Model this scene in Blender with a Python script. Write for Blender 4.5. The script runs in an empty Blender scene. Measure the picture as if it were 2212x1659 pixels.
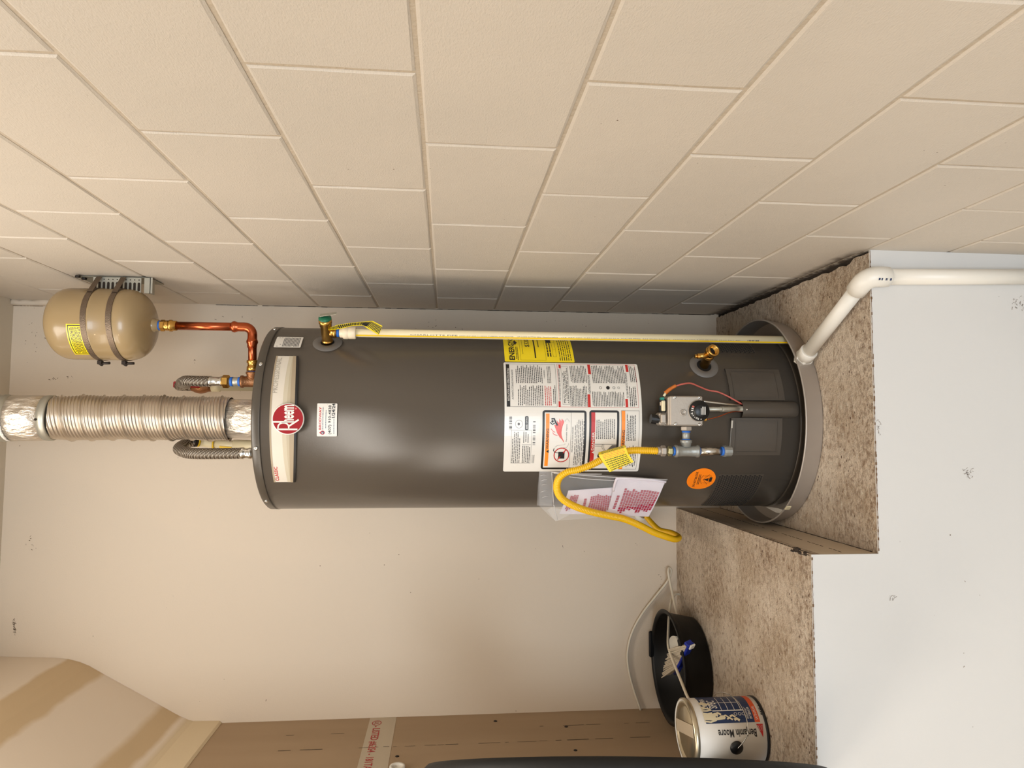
import bpy, math, random
from mathutils import Vector, Matrix
from math import sin, cos, pi, radians, sqrt, atan2
random.seed(7)
scn = bpy.context.scene
# ------------------------------------------------------------------ camera (phone held sideways: frame is rolled 90 degrees)
F = 1499.28
CAM = Vector((-.422866, -2.45015, -.038344))
ROT = ((0.00447372, -0.09379236, -0.99558173), (-0.99788292, 0.06417785, -0.01053017), (0.06488194, 0.99352111, -0.09330668))
RX, RY, RZ = Vector(ROT[0]), Vector(ROT[1]), Vector(ROT[2])
cam = bpy.data.objects.new('camera', bpy.data.cameras.new('camera'))
scn.collection.objects.link(cam)
cam.data.sensor_fit = 'HORIZONTAL'; cam.data.sensor_width = 36; cam.data.lens = F / 2212 * 36
cam.data.clip_start = .02
M = Matrix.Identity(4)
for i in range(3):
    M[i][0] = RX[i]; M[i][1] = -RY[i]; M[i][2] = -RZ[i]; M[i][3] = CAM[i]
cam.matrix_world = M
scn.camera = cam
# ------------------------------------------------------------------ light and exposure
scn.view_settings.view_transform = 'Standard'; scn.view_settings.look = 'None'
scn.view_settings.exposure = 0.0; scn.view_settings.gamma = 1; scn.view_settings.use_curve_mapping = False
w = bpy.data.worlds.new('world'); scn.world = w; w.use_nodes = True
w.node_tree.nodes['Background'].inputs[0].default_value = (.72, .84, 1, 1)
w.node_tree.nodes['Background'].inputs[1].default_value = 1.5
def area(name, loc, target, sx, sy, power, col):
    l = bpy.data.lights.new(name, 'AREA'); l.shape = 'RECTANGLE'; l.size = sx; l.size_y = sy; l.energy = power; l.color = col
    o = bpy.data.objects.new(name, l); scn.collection.objects.link(o); o.location = loc
    o.rotation_euler = (Vector(target) - Vector(loc)).to_track_quat('-Z', 'Y').to_euler(); return o
area('daylight_through_garage_door', (-1.35, -6.3, -.1), (-1.2, 0, -.2), 2.4, 1.9, 120, (.78, .89, 1))
area('ceiling_lamp', (-2.5, -2.0, 1.37), (-2.4, -1.9, 0), 1.7, 1.0, 39, (1, .90, .78))
area('deep_fill_light', (-.95, -1.15, 1.39), (-.95, -1.0, 0), 1.2, .5, 19, (1, .93, .84))  # added fill without a known fixture, brightens the deep end of the walls
l = bpy.data.lights.new('opener_bulb', 'POINT'); l.energy = 22; l.color = (1, .70, .42); l.shadow_soft_size = .05
o = bpy.data.objects.new('opener_bulb', l); scn.collection.objects.link(o); o.location = (-3.3, -4.3, 1.05)

# ------------------------------------------------------------------ pixel helpers: where the sight line of a pixel meets a REAL plane or cylinder
def ray(u, v):
    x, y = (u - 1106) / F, (v - 829.5) / F
    return RX * x + RY * y + RZ
def P(u, v, y):
    d = ray(u, v); return CAM + d * ((y - CAM.y) / d.y)
def PX(u, v, x):
    d = ray(u, v); return CAM + d * ((x - CAM.x) / d.x)
def PZ(u, v, z):
    d = ray(u, v); return CAM + d * ((z - CAM.z) / d.z)
def PN(u, v, p0, n):
    d = ray(u, v); return CAM + d * ((Vector(p0) - CAM).dot(n) / d.dot(n))
TX, TY, TR = -.393, -.4155, .256
def TC(u, v, r=TR):
    """theta (rad, + to the right), z on the heater's cylinder"""
    d = ray(u, v); ox, oy = CAM.x - TX, CAM.y - TY
    a = d.x ** 2 + d.y ** 2; b = ox * d.x + oy * d.y; c = ox * ox + oy * oy - r * r
    D = max(0, b * b - a * c); p = CAM + d * ((-b - sqrt(D)) / a)
    return atan2(p.x - TX, -(p.y - TY)), p.z
def cyl(th, z, r=TR): return Vector((TX + r * sin(th), TY - r * cos(th), z))
# ------------------------------------------------------------------ materials
def lin(c):
    return tuple(((x / 255) / 12.92 if x / 255 <= .04045 else ((x / 255 + .055) / 1.055) ** 2.4) for x in c) + (1,)
def mat(name, col, rough=.6, metal=0, bump=0, scale=200, spec=.5, var=0, vscale=8, coat=0):
    m = bpy.data.materials.new(name); m.use_nodes = True; nt = m.node_tree; b = nt.nodes['Principled BSDF']
    b.inputs['Base Color'].default_value = lin(col); b.inputs['Roughness'].default_value = rough
    b.inputs['Metallic'].default_value = metal; b.inputs['Specular IOR Level'].default_value = spec
    b.inputs['Coat Weight'].default_value = coat
    if bump or var:
        tc = nt.nodes.new('ShaderNodeTexCoord')
    if bump:
        n = nt.nodes.new('ShaderNodeTexNoise'); n.inputs['Scale'].default_value = scale; n.inputs['Detail'].default_value = 3
        bp = nt.nodes.new('ShaderNodeBump'); bp.inputs['Strength'].default_value = bump; bp.inputs['Distance'].default_value = .002
        nt.links.new(tc.outputs['Object'], n.inputs['Vector']); nt.links.new(n.outputs['Fac'], bp.inputs['Height'])
        nt.links.new(bp.outputs['Normal'], b.inputs['Normal'])
    if var:
        n2 = nt.nodes.new('ShaderNodeTexNoise'); n2.inputs['Scale'].default_value = vscale; n2.inputs['Detail'].default_value = 5
        hs = nt.nodes.new('ShaderNodeMix'); hs.data_type = 'RGBA'
        c1 = lin(col); c2 = tuple(max(0, x * (1 - var)) for x in c1[:3]) + (1,)
        hs.inputs['A'].default_value = c1; hs.inputs['B'].default_value = c2
        nt.links.new(tc.outputs['Object'], n2.inputs['Vector']); nt.links.new(n2.outputs['Fac'], hs.inputs['Factor'])
        nt.links.new(hs.outputs['Result'], b.inputs['Base Color'])
    return m
class NT:
    """tiny node helper for the dirty, painted surfaces"""
    def __init__(s, m):
        s.nt = m.node_tree; s.b = s.nt.nodes['Principled BSDF']; s.geo = s.nt.nodes.new('ShaderNodeNewGeometry')
        s.pos = s.geo.outputs['Position']
        s.sep = s.nt.nodes.new('ShaderNodeSeparateXYZ'); s.nt.links.new(s.pos, s.sep.inputs[0])
    def scaled(s, k):
        m = s.nt.nodes.new('ShaderNodeVectorMath'); m.operation = 'MULTIPLY'; m.inputs[1].default_value = k
        s.nt.links.new(s.pos, m.inputs[0]); return m.outputs[0]
    def noise(s, scale, detail=4, vec=None, rough=.5):
        n = s.nt.nodes.new('ShaderNodeTexNoise'); n.inputs['Scale'].default_value = scale; n.inputs['Detail'].default_value = detail
        n.inputs['Roughness'].default_value = rough
        s.nt.links.new(vec or s.pos, n.inputs['Vector']); return n.outputs['Fac']
    def voro(s, scale, vec=None):
        n = s.nt.nodes.new('ShaderNodeTexVoronoi'); n.inputs['Scale'].default_value = scale
        s.nt.links.new(vec or s.pos, n.inputs['Vector']); return n.outputs['Distance']
    def rng(s, x, a, b, c=0., d=1.):
        n = s.nt.nodes.new('ShaderNodeMapRange'); n.inputs[1].default_value = a; n.inputs[2].default_value = b
        n.inputs[3].default_value = c; n.inputs[4].default_value = d; s.nt.links.new(x, n.inputs[0]); return n.outputs[0]
    def math(s, op, a, b):
        n = s.nt.nodes.new('ShaderNodeMath'); n.operation = op; n.use_clamp = False
        for i, q in enumerate((a, b)):
            if isinstance(q, (int, float)): n.inputs[i].default_value = q
            else: s.nt.links.new(q, n.inputs[i])
        return n.outputs[0]
    def mix(s, fac, a, b):
        n = s.nt.nodes.new('ShaderNodeMix'); n.data_type = 'RGBA'
        if isinstance(fac, (int, float)): n.inputs['Factor'].default_value = fac
        else: s.nt.links.new(fac, n.inputs['Factor'])
        for k, q in (('A', a), ('B', b)):
            if isinstance(q, tuple): n.inputs[k].default_value = q
            else: s.nt.links.new(q, n.inputs[k])
        return n.outputs['Result']
    def bump(s, h, strength, dist):
        n = s.nt.nodes.new('ShaderNodeBump'); n.inputs['Strength'].default_value = strength; n.inputs['Distance'].default_value = dist
        s.nt.links.new(h, n.inputs['Height']); s.nt.links.new(n.outputs[0], s.b.inputs['Normal'])
    def color(s, c): s.nt.links.new(c, s.b.inputs['Base Color'])
def m_block():
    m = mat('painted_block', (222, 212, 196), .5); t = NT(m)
    big = t.noise(2.2, 3)
    c = t.mix(t.rng(big, .35, .7), lin((207, 196, 181)), lin((200, 190, 176)))
    # faint specks and pits
    sp = t.rng(t.voro(30), .028, .05, 1, 0); gate = t.rng(t.noise(5, 2), .54, .60)
    c = t.mix(t.math('MULTIPLY', sp, gate), c, lin((120, 96, 70)))
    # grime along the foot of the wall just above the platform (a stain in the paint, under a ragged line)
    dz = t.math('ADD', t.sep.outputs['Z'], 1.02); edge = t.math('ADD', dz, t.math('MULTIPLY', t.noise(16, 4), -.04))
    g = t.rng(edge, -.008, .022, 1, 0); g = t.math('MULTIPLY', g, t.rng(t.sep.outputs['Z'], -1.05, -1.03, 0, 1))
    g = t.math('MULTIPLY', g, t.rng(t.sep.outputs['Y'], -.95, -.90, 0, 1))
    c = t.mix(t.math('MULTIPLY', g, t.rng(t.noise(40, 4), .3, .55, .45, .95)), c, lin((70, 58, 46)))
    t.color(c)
    pits = t.noise(170, 4, t.scaled((1, 1, 2.5)), .65)
    h = t.math('ADD', t.math('MULTIPLY', pits, .8), t.math('MULTIPLY', t.noise(14, 3), 1.0))
    t.bump(h, .6, .0018); return m
def m_drywall():
    m = mat('painted_drywall', (219, 201, 178), .6); t = NT(m)
    sp = t.rng(t.voro(24), .03, .05, 1, 0); gate = t.rng(t.noise(3, 2), .55, .6)
    c = t.mix(t.math('MULTIPLY', sp, gate), lin((214, 196, 173)), lin((110, 88, 64)))
    t.color(c); t.bump(t.noise(240, 4), .22, .0015); return m
def m_platform():
    m = mat('dirty_painted_board', (176, 158, 136), .75); t = NT(m)
    c = t.mix(t.rng(t.noise(6, 6), .38, .64), lin((232, 214, 192)), lin((206, 184, 158)))
    st = t.noise(75, 6, t.scaled((.66, 1, 1)), .75)
    c = t.mix(t.rng(st, .50, .66, 0, .8), c, lin((148, 116, 86)))
    hi = t.noise(110, 4, t.scaled((.6, 1, 1)), .7)
    c = t.mix(t.rng(hi, .56, .68, 0, .8), c, lin((240, 228, 208)))
    # brown dirt, thicker in patches and towards the front edge
    pt = t.rng(t.noise(4.5, 4), .42, .66)
    fe = t.math('MAXIMUM', t.rng(t.sep.outputs['Y'], -.93, -.74, 1, 0), pt)
    dd = t.math('MULTIPLY', fe, t.rng(t.noise(85, 6, t.scaled((.75, 1, 1)), .8), .47, .60))
    c = t.mix(t.math('MULTIPLY', dd, .75), c, lin((122, 88, 58)))
    sp = t.rng(t.voro(70, t.scaled((.6, 1, 1))), .10, .17, 1, 0); gate = t.rng(t.noise(14, 4), .47, .56)
    c = t.mix(t.math('MULTIPLY', sp, gate), c, lin((92, 64, 42)))
    t.color(c)
    h = t.math('ADD', t.math('MULTIPLY', st, 1.4), t.math('ADD', hi, t.noise(260, 3)))
    t.bump(h, 1.0, .006); return m
def m_white():
    m = mat('white_wall_paint', (236, 230, 222), .5); t = NT(m)
    sp = t.rng(t.voro(17), .02, .04, 1, 0); gate = t.rng(t.noise(4, 2), .54, .6)
    c = t.mix(t.math('MULTIPLY', sp, gate), lin((216, 213, 208)), lin((120, 104, 88)))
    c = t.mix(t.rng(t.noise(2.5, 3), .5, .75, 0, .3), c, lin((203, 200, 195)))
    t.color(c); t.bump(t.noise(180, 3), .12, .0012); return m
def m_foil():
    m = mat('crinkled_foil_tape', (222, 212, 198), .4, .85); t = NT(m)
    h = t.math('ADD', t.noise(60, 4, t.scaled((1, 1, .4)), .6), t.math('MULTIPLY', t.voro(42, t.scaled((1, 1, .6))), .7)); t.bump(h, .8, .010); return m
def m_braid():
    m = mat('braided_steel', (190, 180, 165), .42, .75); t = NT(m)
    w1 = t.nt.nodes.new('ShaderNodeTexWave'); w1.bands_direction = 'DIAGONAL'; w1.inputs['Scale'].default_value = 60
    t.nt.links.new(t.pos, w1.inputs['Vector'])
    w2 = t.nt.nodes.new('ShaderNodeTexWave'); w2.bands_direction = 'Z'; w2.inputs['Scale'].default_value = 85
    t.nt.links.new(t.pos, w2.inputs['Vector'])
    h = t.math('MULTIPLY', w1.outputs['Fac'], w2.outputs['Fac'])
    t.color(t.mix(h, lin((84, 72, 60)), lin((226, 216, 200)))); t.bump(h, .8, .0015); return m
def m_gyp():
    m = mat('brown_gypsum_paper', (170, 146, 116), .85); t = NT(m)
    c = t.mix(t.rng(t.noise(5, 5, t.scaled((1, 1, .2))), .35, .7), lin((176, 150, 120)), lin((164, 138, 108)))
    t.color(c); t.bump(t.noise(260, 3), .08, .001); return m
def m_soffit():
    m = mat('unpainted_drywall', (206, 190, 166), .7); t = NT(m)
    # dried joint compound bands run with the boards (constant height), tan under the joint tape
    z = t.sep.outputs['Z']; wob = t.math('MULTIPLY', t.noise(7, 3), .03); zz = t.math('ADD', z, wob)
    a = t.math('MULTIPLY', t.rng(zz, 1.085, 1.10), t.rng(zz, 1.20, 1.215, 1, 0))
    b_ = t.math('MULTIPLY', t.rng(zz, .835, .85), t.rng(zz, .895, .915, 1, 0))
    c = t.mix(t.math('MAXIMUM', a, b_), lin((236, 220, 200)), lin((212, 186, 148)))
    e = t.rng(z, .80, .815, 1, 0)
    c = t.mix(e, c, lin((222, 202, 168)))
    t.color(c); t.bump(t.noise(160, 3), .15, .0015); return m
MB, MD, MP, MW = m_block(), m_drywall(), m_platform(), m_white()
M_foil, M_braid, M_gyp, M_sof = m_foil(), m_braid(), m_gyp(), m_soffit()
M_mortar = mat('painted_mortar', (194, 179, 158), .75, bump=1.0, scale=130, var=.18, vscale=60)
M_ceil = mat('ceiling_paint', (214, 202, 182), .8, bump=.3, scale=90)
M_floor = mat('garage_concrete', (200, 196, 188), .6, bump=.3, scale=60, var=.2)
M_cut = mat('painted_riser_board', (210, 192, 168), .7, bump=.3, scale=90, var=.16, vscale=14)
M_void = mat('black_gap', (16, 12, 9), 1)
M_smudge = mat('cobweb_dirt', (96, 76, 56), .9)
M_grime_shade = mat('dark_grime_shade', (52, 42, 33), .95, bump=.8, scale=80)
M_tank = mat('grey_enamel', (75, 68, 60), .26, .0, bump=.10, scale=900, spec=.5)
M_lid = mat('grey_enamel_lid', (72, 65, 56), .33, 0)
M_black = mat('black_plastic', (22, 22, 23), .38)
M_blackm = mat('black_rubber', (8, 8, 8), .62, bump=.3, scale=70)
M_tub = mat('black_polythene', (9, 9, 10), .45, spec=.3)
M_white = mat('label_white', (228, 222, 212), .28, coat=.3)
M_ink = mat('ink_black', (28, 26, 26), .35)
M_inkg = mat('ink_grey', (96, 92, 90), .4)
M_red = mat('print_red', (190, 34, 30), .3, coat=.3)
M_rheem = mat('emblem_red', (150, 4, 14), .5, spec=.3)
M_orange = mat('print_orange', (248, 142, 36), .35)
M_orange2 = mat('sticker_orange', (255, 132, 8), .4)
M_yellow = mat('label_yellow', (246, 218, 20), .35, coat=.2)
M_pink = mat('print_light_red', (226, 104, 98), .35)
M_grey1 = mat('banner_light', (214, 204, 188), .35); M_grey2 = mat('banner_sand', (196, 184, 160), .35)
M_grey3 = mat('banner_tan', (184, 170, 144), .35); M_grey4 = mat('banner_brown', (166, 148, 122), .35)
M_letter = mat('banner_letter_grey', (168, 158, 142), .35)
M_navy = mat('print_navy', (26, 48, 88), .35)
M_alum = mat('aluminium', (186, 176, 165), .45, .55, bump=.05, scale=60)
M_duct = mat('flexible_aluminium', (208, 196, 180), .33, .85)
M_galv = mat('galvanised_steel', (190, 186, 172), .45, .7, var=.2, vscale=30)
M_cast = mat('cast_zinc', (176, 166, 154), .5, .55, bump=.15, scale=200)
M_iron = mat('galvanised_iron', (168, 168, 162), .45, .6, bump=.3, scale=160, var=.25, vscale=60)
M_chrome = mat('bright_steel', (205, 203, 198), .2, 1)
M_brass = mat('brass', (206, 160, 84), .26, 1, bump=.1, scale=120)
M_bronze = mat('bronze_casting', (150, 104, 70), .42, .85, bump=.4, scale=300)
M_copper = mat('copper', (196, 100, 62), .25, 1, bump=.06, scale=30, var=.35, vscale=18)
M_blue = mat('blue_thread_tape', (36, 104, 196), .45)
M_cpvc = mat('cream_cpvc', (226, 212, 174), .35)
M_ystripe = mat('yellow_stripe', (236, 192, 10), .4)
M_pvc = mat('white_pvc', (232, 226, 214), .36)
M_hose = mat('yellow_coated_hose', (240, 186, 8), .36, coat=.2)
M_tan = mat('tan_tank_enamel', (160, 136, 98), .26, coat=.2)
M_strap = mat('worn_steel_strap', (120, 104, 88), .42, .75, bump=.6, scale=400)
M_dark = mat('dark_steel', (50, 42, 36), .5, .6)
M_redh = mat('red_vinyl', (170, 22, 24), .4)
M_green = mat('green_enamel', (16, 100, 68), .4)
M_teal = mat('teal_plastic', (16, 128, 112), .45)
M_osleeve = mat('orange_sleeve', (196, 106, 34), .5)
M_pinkw = mat('pink_wire', (196, 98, 84), .45)
M_paper = mat('white_paper', (226, 216, 222), .7)
M_prred = mat('paper_red_print', (172, 28, 62), .6)
M_bristle = mat('pale_bristle', (196, 182, 160), .8, bump=.9, scale=260)
M_blueh = mat('blue_plastic', (26, 46, 150), .35)
M_cable = mat('white_cable', (214, 202, 180), .5)
M_canw = mat('can_white', (232, 226, 216), .32)
M_cream = mat('cream_paint_drips', (226, 212, 178), .4)
M_rim = mat('tinned_steel', (196, 184, 158), .3, .85)
M_wood = mat('stir_stick_paper', (196, 178, 152), .7)
M_clear = bpy.data.materials.new('clear_film'); M_clear.use_nodes = True
_n = M_clear.node_tree; _b = _n.nodes['Principled BSDF']
_b.inputs['Base Color'].default_value = (1, 1, 1, 1); _b.inputs['Roughness'].default_value = .12; _b.inputs['Alpha'].default_value = .16
_b.inputs['Specular IOR Level'].default_value = 1.0

# ------------------------------------------------------------------ mesh builder
class B:
    def __init__(s): s.v = []; s.f = []; s.m = []; s.sm = []
    def add(s, vs, fs, mi=0, sm=False):
        o = len(s.v); s.v += [tuple(p) for p in vs]
        for f in fs: s.f.append([o + i for i in f]); s.m.append(mi); s.sm.append(sm)
        return s
    def box(s, c, d, mi=0, rot=None, bev=0):
        c = Vector(c); hx, hy, hz = d[0] / 2, d[1] / 2, d[2] / 2
        if bev:
            b = bev; vs = []
            for sx in (-1, 1):
                for sy in (-1, 1):
                    for sz in (-1, 1):
                        vs += [(sx * (hx - b), sy * (hy - b), sz * hz), (sx * (hx - b), sy * hy, sz * (hz - b)), (sx * hx, sy * (hy - b), sz * (hz - b))]
            import bmesh
            bm = bmesh.new(); [bm.verts.new(q) for q in vs]; bmesh.ops.convex_hull(bm, input=bm.verts)
            bmesh.ops.dissolve_limit(bm, angle_limit=.02, verts=bm.verts, edges=bm.edges)
            bm.verts.index_update(); vv = [Vector(q.co) for q in bm.verts]; ff = [[q.index for q in f.verts] for f in bm.faces]; bm.free()
        else:
            vv = [Vector((x, y, z)) for x in (-hx, hx) for y in (-hy, hy) for z in (-hz, hz)]
            ff = [(0, 1, 3, 2), (4, 6, 7, 5), (0, 4, 5, 1), (2, 3, 7, 6), (0, 2, 6, 4), (1, 5, 7, 3)]
        if rot is not None: vv = [rot @ q for q in vv]
        return s.add([c + q for q in vv], ff, mi)
    def tube(s, pts, r, n=16, mi=0, cap=True, sm=True):
        pts = [Vector(p) for p in pts]; k = len(pts)
        rr = r if isinstance(r, (list, tuple)) else [r] * k
        T = []
        for i in range(k):
            a = pts[max(0, i - 1)]; b = pts[min(k - 1, i + 1)]; t = (b - a)
            if t.length < 1e-9: t = T[-1] if T else Vector((0, 0, 1))
            T.append(t.normalized())
        u = T[0].orthogonal().normalized(); vs = []
        for i in range(k):
            u = (u - T[i] * u.dot(T[i])).normalized(); w_ = T[i].cross(u)
            vs += [pts[i] + (u * cos(2 * pi * j / n) + w_ * sin(2 * pi * j / n)) * rr[i] for j in range(n)]
        fs = [(i * n + j, i * n + (j + 1) % n, (i + 1) * n + (j + 1) % n, (i + 1) * n + j) for i in range(k - 1) for j in range(n)]
        s.add(vs, fs, mi, sm)
        if cap:
            o = len(s.v) - k * n
            s.f.append([o + j for j in reversed(range(n))]); s.m.append(mi); s.sm.append(False)
            s.f.append([o + (k - 1) * n + j for j in range(n)]); s.m.append(mi); s.sm.append(False)
        return s
    def lathe(s, prof, org=(0, 0, 0), ax=(0, 0, 1), n=32, mi=0, sm=True, ph=0):
        """prof: (radius, along axis)"""
        org = Vector(org); ax = Vector(ax).normalized(); u = ax.orthogonal().normalized()
        if abs(ax.z) > .99: u = Vector((1, 0, 0))
        w_ = ax.cross(u); vs = []
        for (r, h) in prof: vs += [org + ax * h + (u * cos(2 * pi * j / n + ph) + w_ * sin(2 * pi * j / n + ph)) * max(r, 1e-5) for j in range(n)]
        k = len(prof)
        return s.add(vs, [(i * n + j, i * n + (j + 1) % n, (i + 1) * n + (j + 1) % n, (i + 1) * n + j) for i in range(k - 1) for j in range(n)], mi, sm)
    def hexn(s, org, ax, r, h, mi=0):   # hex nut
        return s.lathe([(0, 0), (r * .86, 0), (r, h * .15), (r, h * .85), (r * .86, h), (0, h)], org, ax, 6, mi, False)
    def prism(s, poly, z0, z1, f, mi=0):
        n = len(poly); vs = [f(x, y, z0) for x, y in poly] + [f(x, y, z1) for x, y in poly]
        return s.add(vs, [tuple(range(n))[::-1], tuple(range(n, 2 * n))] + [(i, (i + 1) % n, n + (i + 1) % n, n + i) for i in range(n)], mi)
    def build(s, name, mats, parent=None, origin=None):
        me = bpy.data.meshes.new(name)
        vs = s.v if origin is None else [tuple(Vector(p) - Vector(origin)) for p in s.v]
        me.from_pydata(vs, [], s.f); mats = mats if isinstance(mats, (list, tuple)) else [mats]
        for m in mats: me.materials.append(m)
        me.polygons.foreach_set('material_index', s.m); me.polygons.foreach_set('use_smooth', s.sm)
        me.validate(); me.update()
        return link(name, me, parent, origin)
def link(name, me, parent=None, origin=None):
    o = bpy.data.objects.new(name, me); scn.collection.objects.link(o)
    if parent is not None:
        o.parent = parent; off = Vector((0, 0, 0)); q = parent
        while q is not None: off += q.location; q = q.parent
        o.location = (Vector(origin) if origin is not None else Vector((0, 0, 0))) - off
    elif origin is not None: o.location = origin
    return o
def tag(o, label, cat, group=None):
    o['label'] = label; o['category'] = cat
    if group: o['group'] = group
    return o
def thing(name, loc, label, cat, group=None):
    o = bpy.data.objects.new(name, None); scn.collection.objects.link(o); o.location = loc; o.empty_display_size = .05
    return tag(o, label, cat, group)
def struct(o): o['kind'] = 'structure'; return o
def lab(o, t): o['label'] = t; return o
def smooth(pts, n=8):
    """Catmull-Rom through the points"""
    pts = [Vector(p) for p in pts]; q = [pts[0] * 2 - pts[1]] + pts + [pts[-1] * 2 - pts[-2]]; out = []
    for i in range(1, len(q) - 2):
        for k in range(n):
            t = k / n; a, b, c, d = q[i - 1], q[i], q[i + 1], q[i + 2]
            out.append(.5 * ((2 * b) + (c - a) * t + (2 * a - 5 * b + 4 * c - d) * t * t + (3 * b - a - 3 * c + d) * t ** 3))
    return out + [pts[-1]]
def resample(pts, step):
    out = [pts[0]]; acc = 0
    for a, b in zip(pts, pts[1:]):
        L = (b - a).length; d = step - acc
        while d <= L: out.append(a.lerp(b, d / L)); d += step
        acc = L - (d - step)
    return out
# ------------------------------------------------------------------ flat print: words, rules and pictures laid on a surface
_tc = {}
def text_mesh(txt, bold=0.0):
    k = (txt, bold)
    if k not in _tc:
        cu = bpy.data.curves.new('t', 'FONT'); cu.body = txt; cu.size = 1; cu.offset = bold; cu.resolution_u = 2
        ob = bpy.data.objects.new('t', cu); scn.collection.objects.link(ob)
        bpy.context.view_layer.update()
        me = bpy.data.meshes.new_from_object(ob.evaluated_get(bpy.context.evaluated_depsgraph_get()))
        vs = [(q.co.x, q.co.y) for q in me.vertices]; fs = [tuple(p.vertices) for p in me.polygons]
        bpy.data.objects.remove(ob); bpy.data.meshes.remove(me); bpy.data.curves.remove(cu)
        xs = [a for a, _ in vs]; ys = [b for _, b in vs]
        _tc[k] = (vs, fs, min(xs), max(xs), min(ys), max(ys))
    return _tc[k]
class Decal(B):
    def __init__(s, f): super().__init__(); s.fn = f
    def rect(s, s0, t0, s1, t1, mi, h=.0003, nx=1):
        if s0 > s1: s0, s1 = s1, s0
        if t0 > t1: t0, t1 = t1, t0
        vs = []
        for i in range(nx + 1):
            x = s0 + (s1 - s0) * i / nx; vs += [s.fn(x, t0, h), s.fn(x, t1, h)]
        return s.add(vs, [(2 * i, 2 * i + 2, 2 * i + 3, 2 * i + 1) for i in range(nx)], mi)
    def rrect(s, s0, t0, s1, t1, mi, h, rad, nx=14):
        """rounded rectangle as vertical strips"""
        if s0 > s1: s0, s1 = s1, s0
        if t0 > t1: t0, t1 = t1, t0
        xs = [s0 + rad * (1 - cos(a * pi / 10)) for a in range(6)]; xs += [s0 + rad + (s1 - s0 - 2 * rad) * i / nx for i in range(1, nx)]
        xs += [s1 - rad * (1 - cos(a * pi / 10)) for a in range(5, -1, -1)]; vs = []
        for x in xs:
            d = max(0, rad - (x - s0), rad - (s1 - x)); e = rad - sqrt(max(0, rad * rad - d * d))
            vs += [s.fn(x, t0 + e, h), s.fn(x, t1 - e, h)]
        return s.add(vs, [(2 * i, 2 * i + 2, 2 * i + 3, 2 * i + 1) for i in range(len(xs) - 1)], mi)
    def frame(s, s0, t0, s1, t1, mi, h, wd):
        if s0 > s1: s0, s1 = s1, s0
        if t0 > t1: t0, t1 = t1, t0
        s.rect(s0, t0, s1, t0 + wd, mi, h, 8); s.rect(s0, t1 - wd, s1, t1, mi, h, 8); s.rect(s0, t0, s0 + wd, t1, mi, h); s.rect(s1 - wd, t0, s1, t1, mi, h); return s
    def poly(s, pts, mi, h): return s.add([s.fn(x, y, h) for x, y in pts], [tuple(range(len(pts)))], mi)
    def disc(s, cx, cy, rx, ry, mi, h, n=32, r0=0):
        vs = []
        for k in (r0, (1 + r0) / 2, 1): vs += [s.fn(cx + rx * k * cos(2 * pi * j / n), cy + ry * k * sin(2 * pi * j / n), h) for j in range(n)]
        return s.add(vs, [(i * n + j, i * n + (j + 1) % n, (i + 1) * n + (j + 1) % n, (i + 1) * n + j) for i in range(2) for j in range(n)], mi)
    def stroke(s, pts, wd, mi, h):
        k = len(pts); vs = []
        for i in range(k):
            a = pts[max(0, i - 1)]; b = pts[min(k - 1, i + 1)]; dx, dy = b[0] - a[0], b[1] - a[1]; L = sqrt(dx * dx + dy * dy) or 1
            nx, ny = -dy / L * wd / 2, dx / L * wd / 2
            vs += [s.fn(pts[i][0] + nx, pts[i][1] + ny, h), s.fn(pts[i][0] - nx, pts[i][1] - ny, h)]
        return s.add(vs, [(2 * i, 2 * i + 1, 2 * i + 3, 2 * i + 2) for i in range(k - 1)], mi)
    def text(s, txt, s0, t0, s1, t1, mi, h=.0006, bold=0.0, rot=0, keep=False):
        vs, fs, x0, x1, y0, y1 = text_mesh(txt, bold)
        if s0 > s1: s0, s1 = s1, s0
        if t0 > t1: t0, t1 = t1, t0
        o = []
        for x, y in vs:
            a, b = (x - x0) / (x1 - x0), (y - y0) / (y1 - y0)
            if rot == 90: a, b = 1 - b, a          # reads upwards
            elif rot == 180: a, b = 1 - a, 1 - b
            elif rot == -90: a, b = b, 1 - a
            o.append(s.fn(s0 + (s1 - s0) * a, t0 + (t1 - t0) * b, h))
        return s.add(o, fs, mi)
    def lines(s, s0, t0, s1, t1, n, mi, h=.0005, fill=.5, ragged=.25, words=True):
        """n lines of small print, as word-long rules"""
        if s0 > s1: s0, s1 = s1, s0
        if t0 > t1: t0, t1 = t1, t0
        dt = (t1 - t0) / n; W = s1 - s0
        for i in range(n):
            tt = t1 - (i + .5) * dt; end = s1 - W * ragged * random.random() * (1 if random.random() < .45 else .2); x = s0
            if random.random() < .12: x += W * .06
            while x < end:
                wl = random.uniform(.03, .12) * W if words else W
                e = min(x + wl, end); s.rect(x, tt - dt * fill / 2, e, tt + dt * fill / 2, mi, h); x = e + W * .018
        return s
    def barcode(s, s0, t0, s1, t1, mi, h=.0006, along='s', n=34):
        if s0 > s1: s0, s1 = s1, s0
        if t0 > t1: t0, t1 = t1, t0
        for i in range(n):
            if random.random() < .6:
                a = i / n; b = a + random.choice((.5, .8, 1)) / n
                if along == 's': s.rect(s0 + (s1 - s0) * a, t0, s0 + (s1 - s0) * b, t1, mi, h)
                else: s.rect(s0, t0 + (t1 - t0) * a, s1, t0 + (t1 - t0) * b, mi, h)
        return s
def on_tank(a, t, h): return cyl(a / TR, t, TR + .0006 + h)
def R4(u0, v0, u1, v1, r=TR):
    """pixel rectangle on the heater -> (s0,t0,s1,t1): s along the circumference, t height"""
    um, vm = (u0 + u1) / 2, (v0 + v1) / 2
    a0, a1 = TC(um, v1, r)[0] * TR, TC(um, v0, r)[0] * TR
    return a0, TC(u1, vm, r)[1], a1, TC(u0, vm, r)[1]

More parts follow.
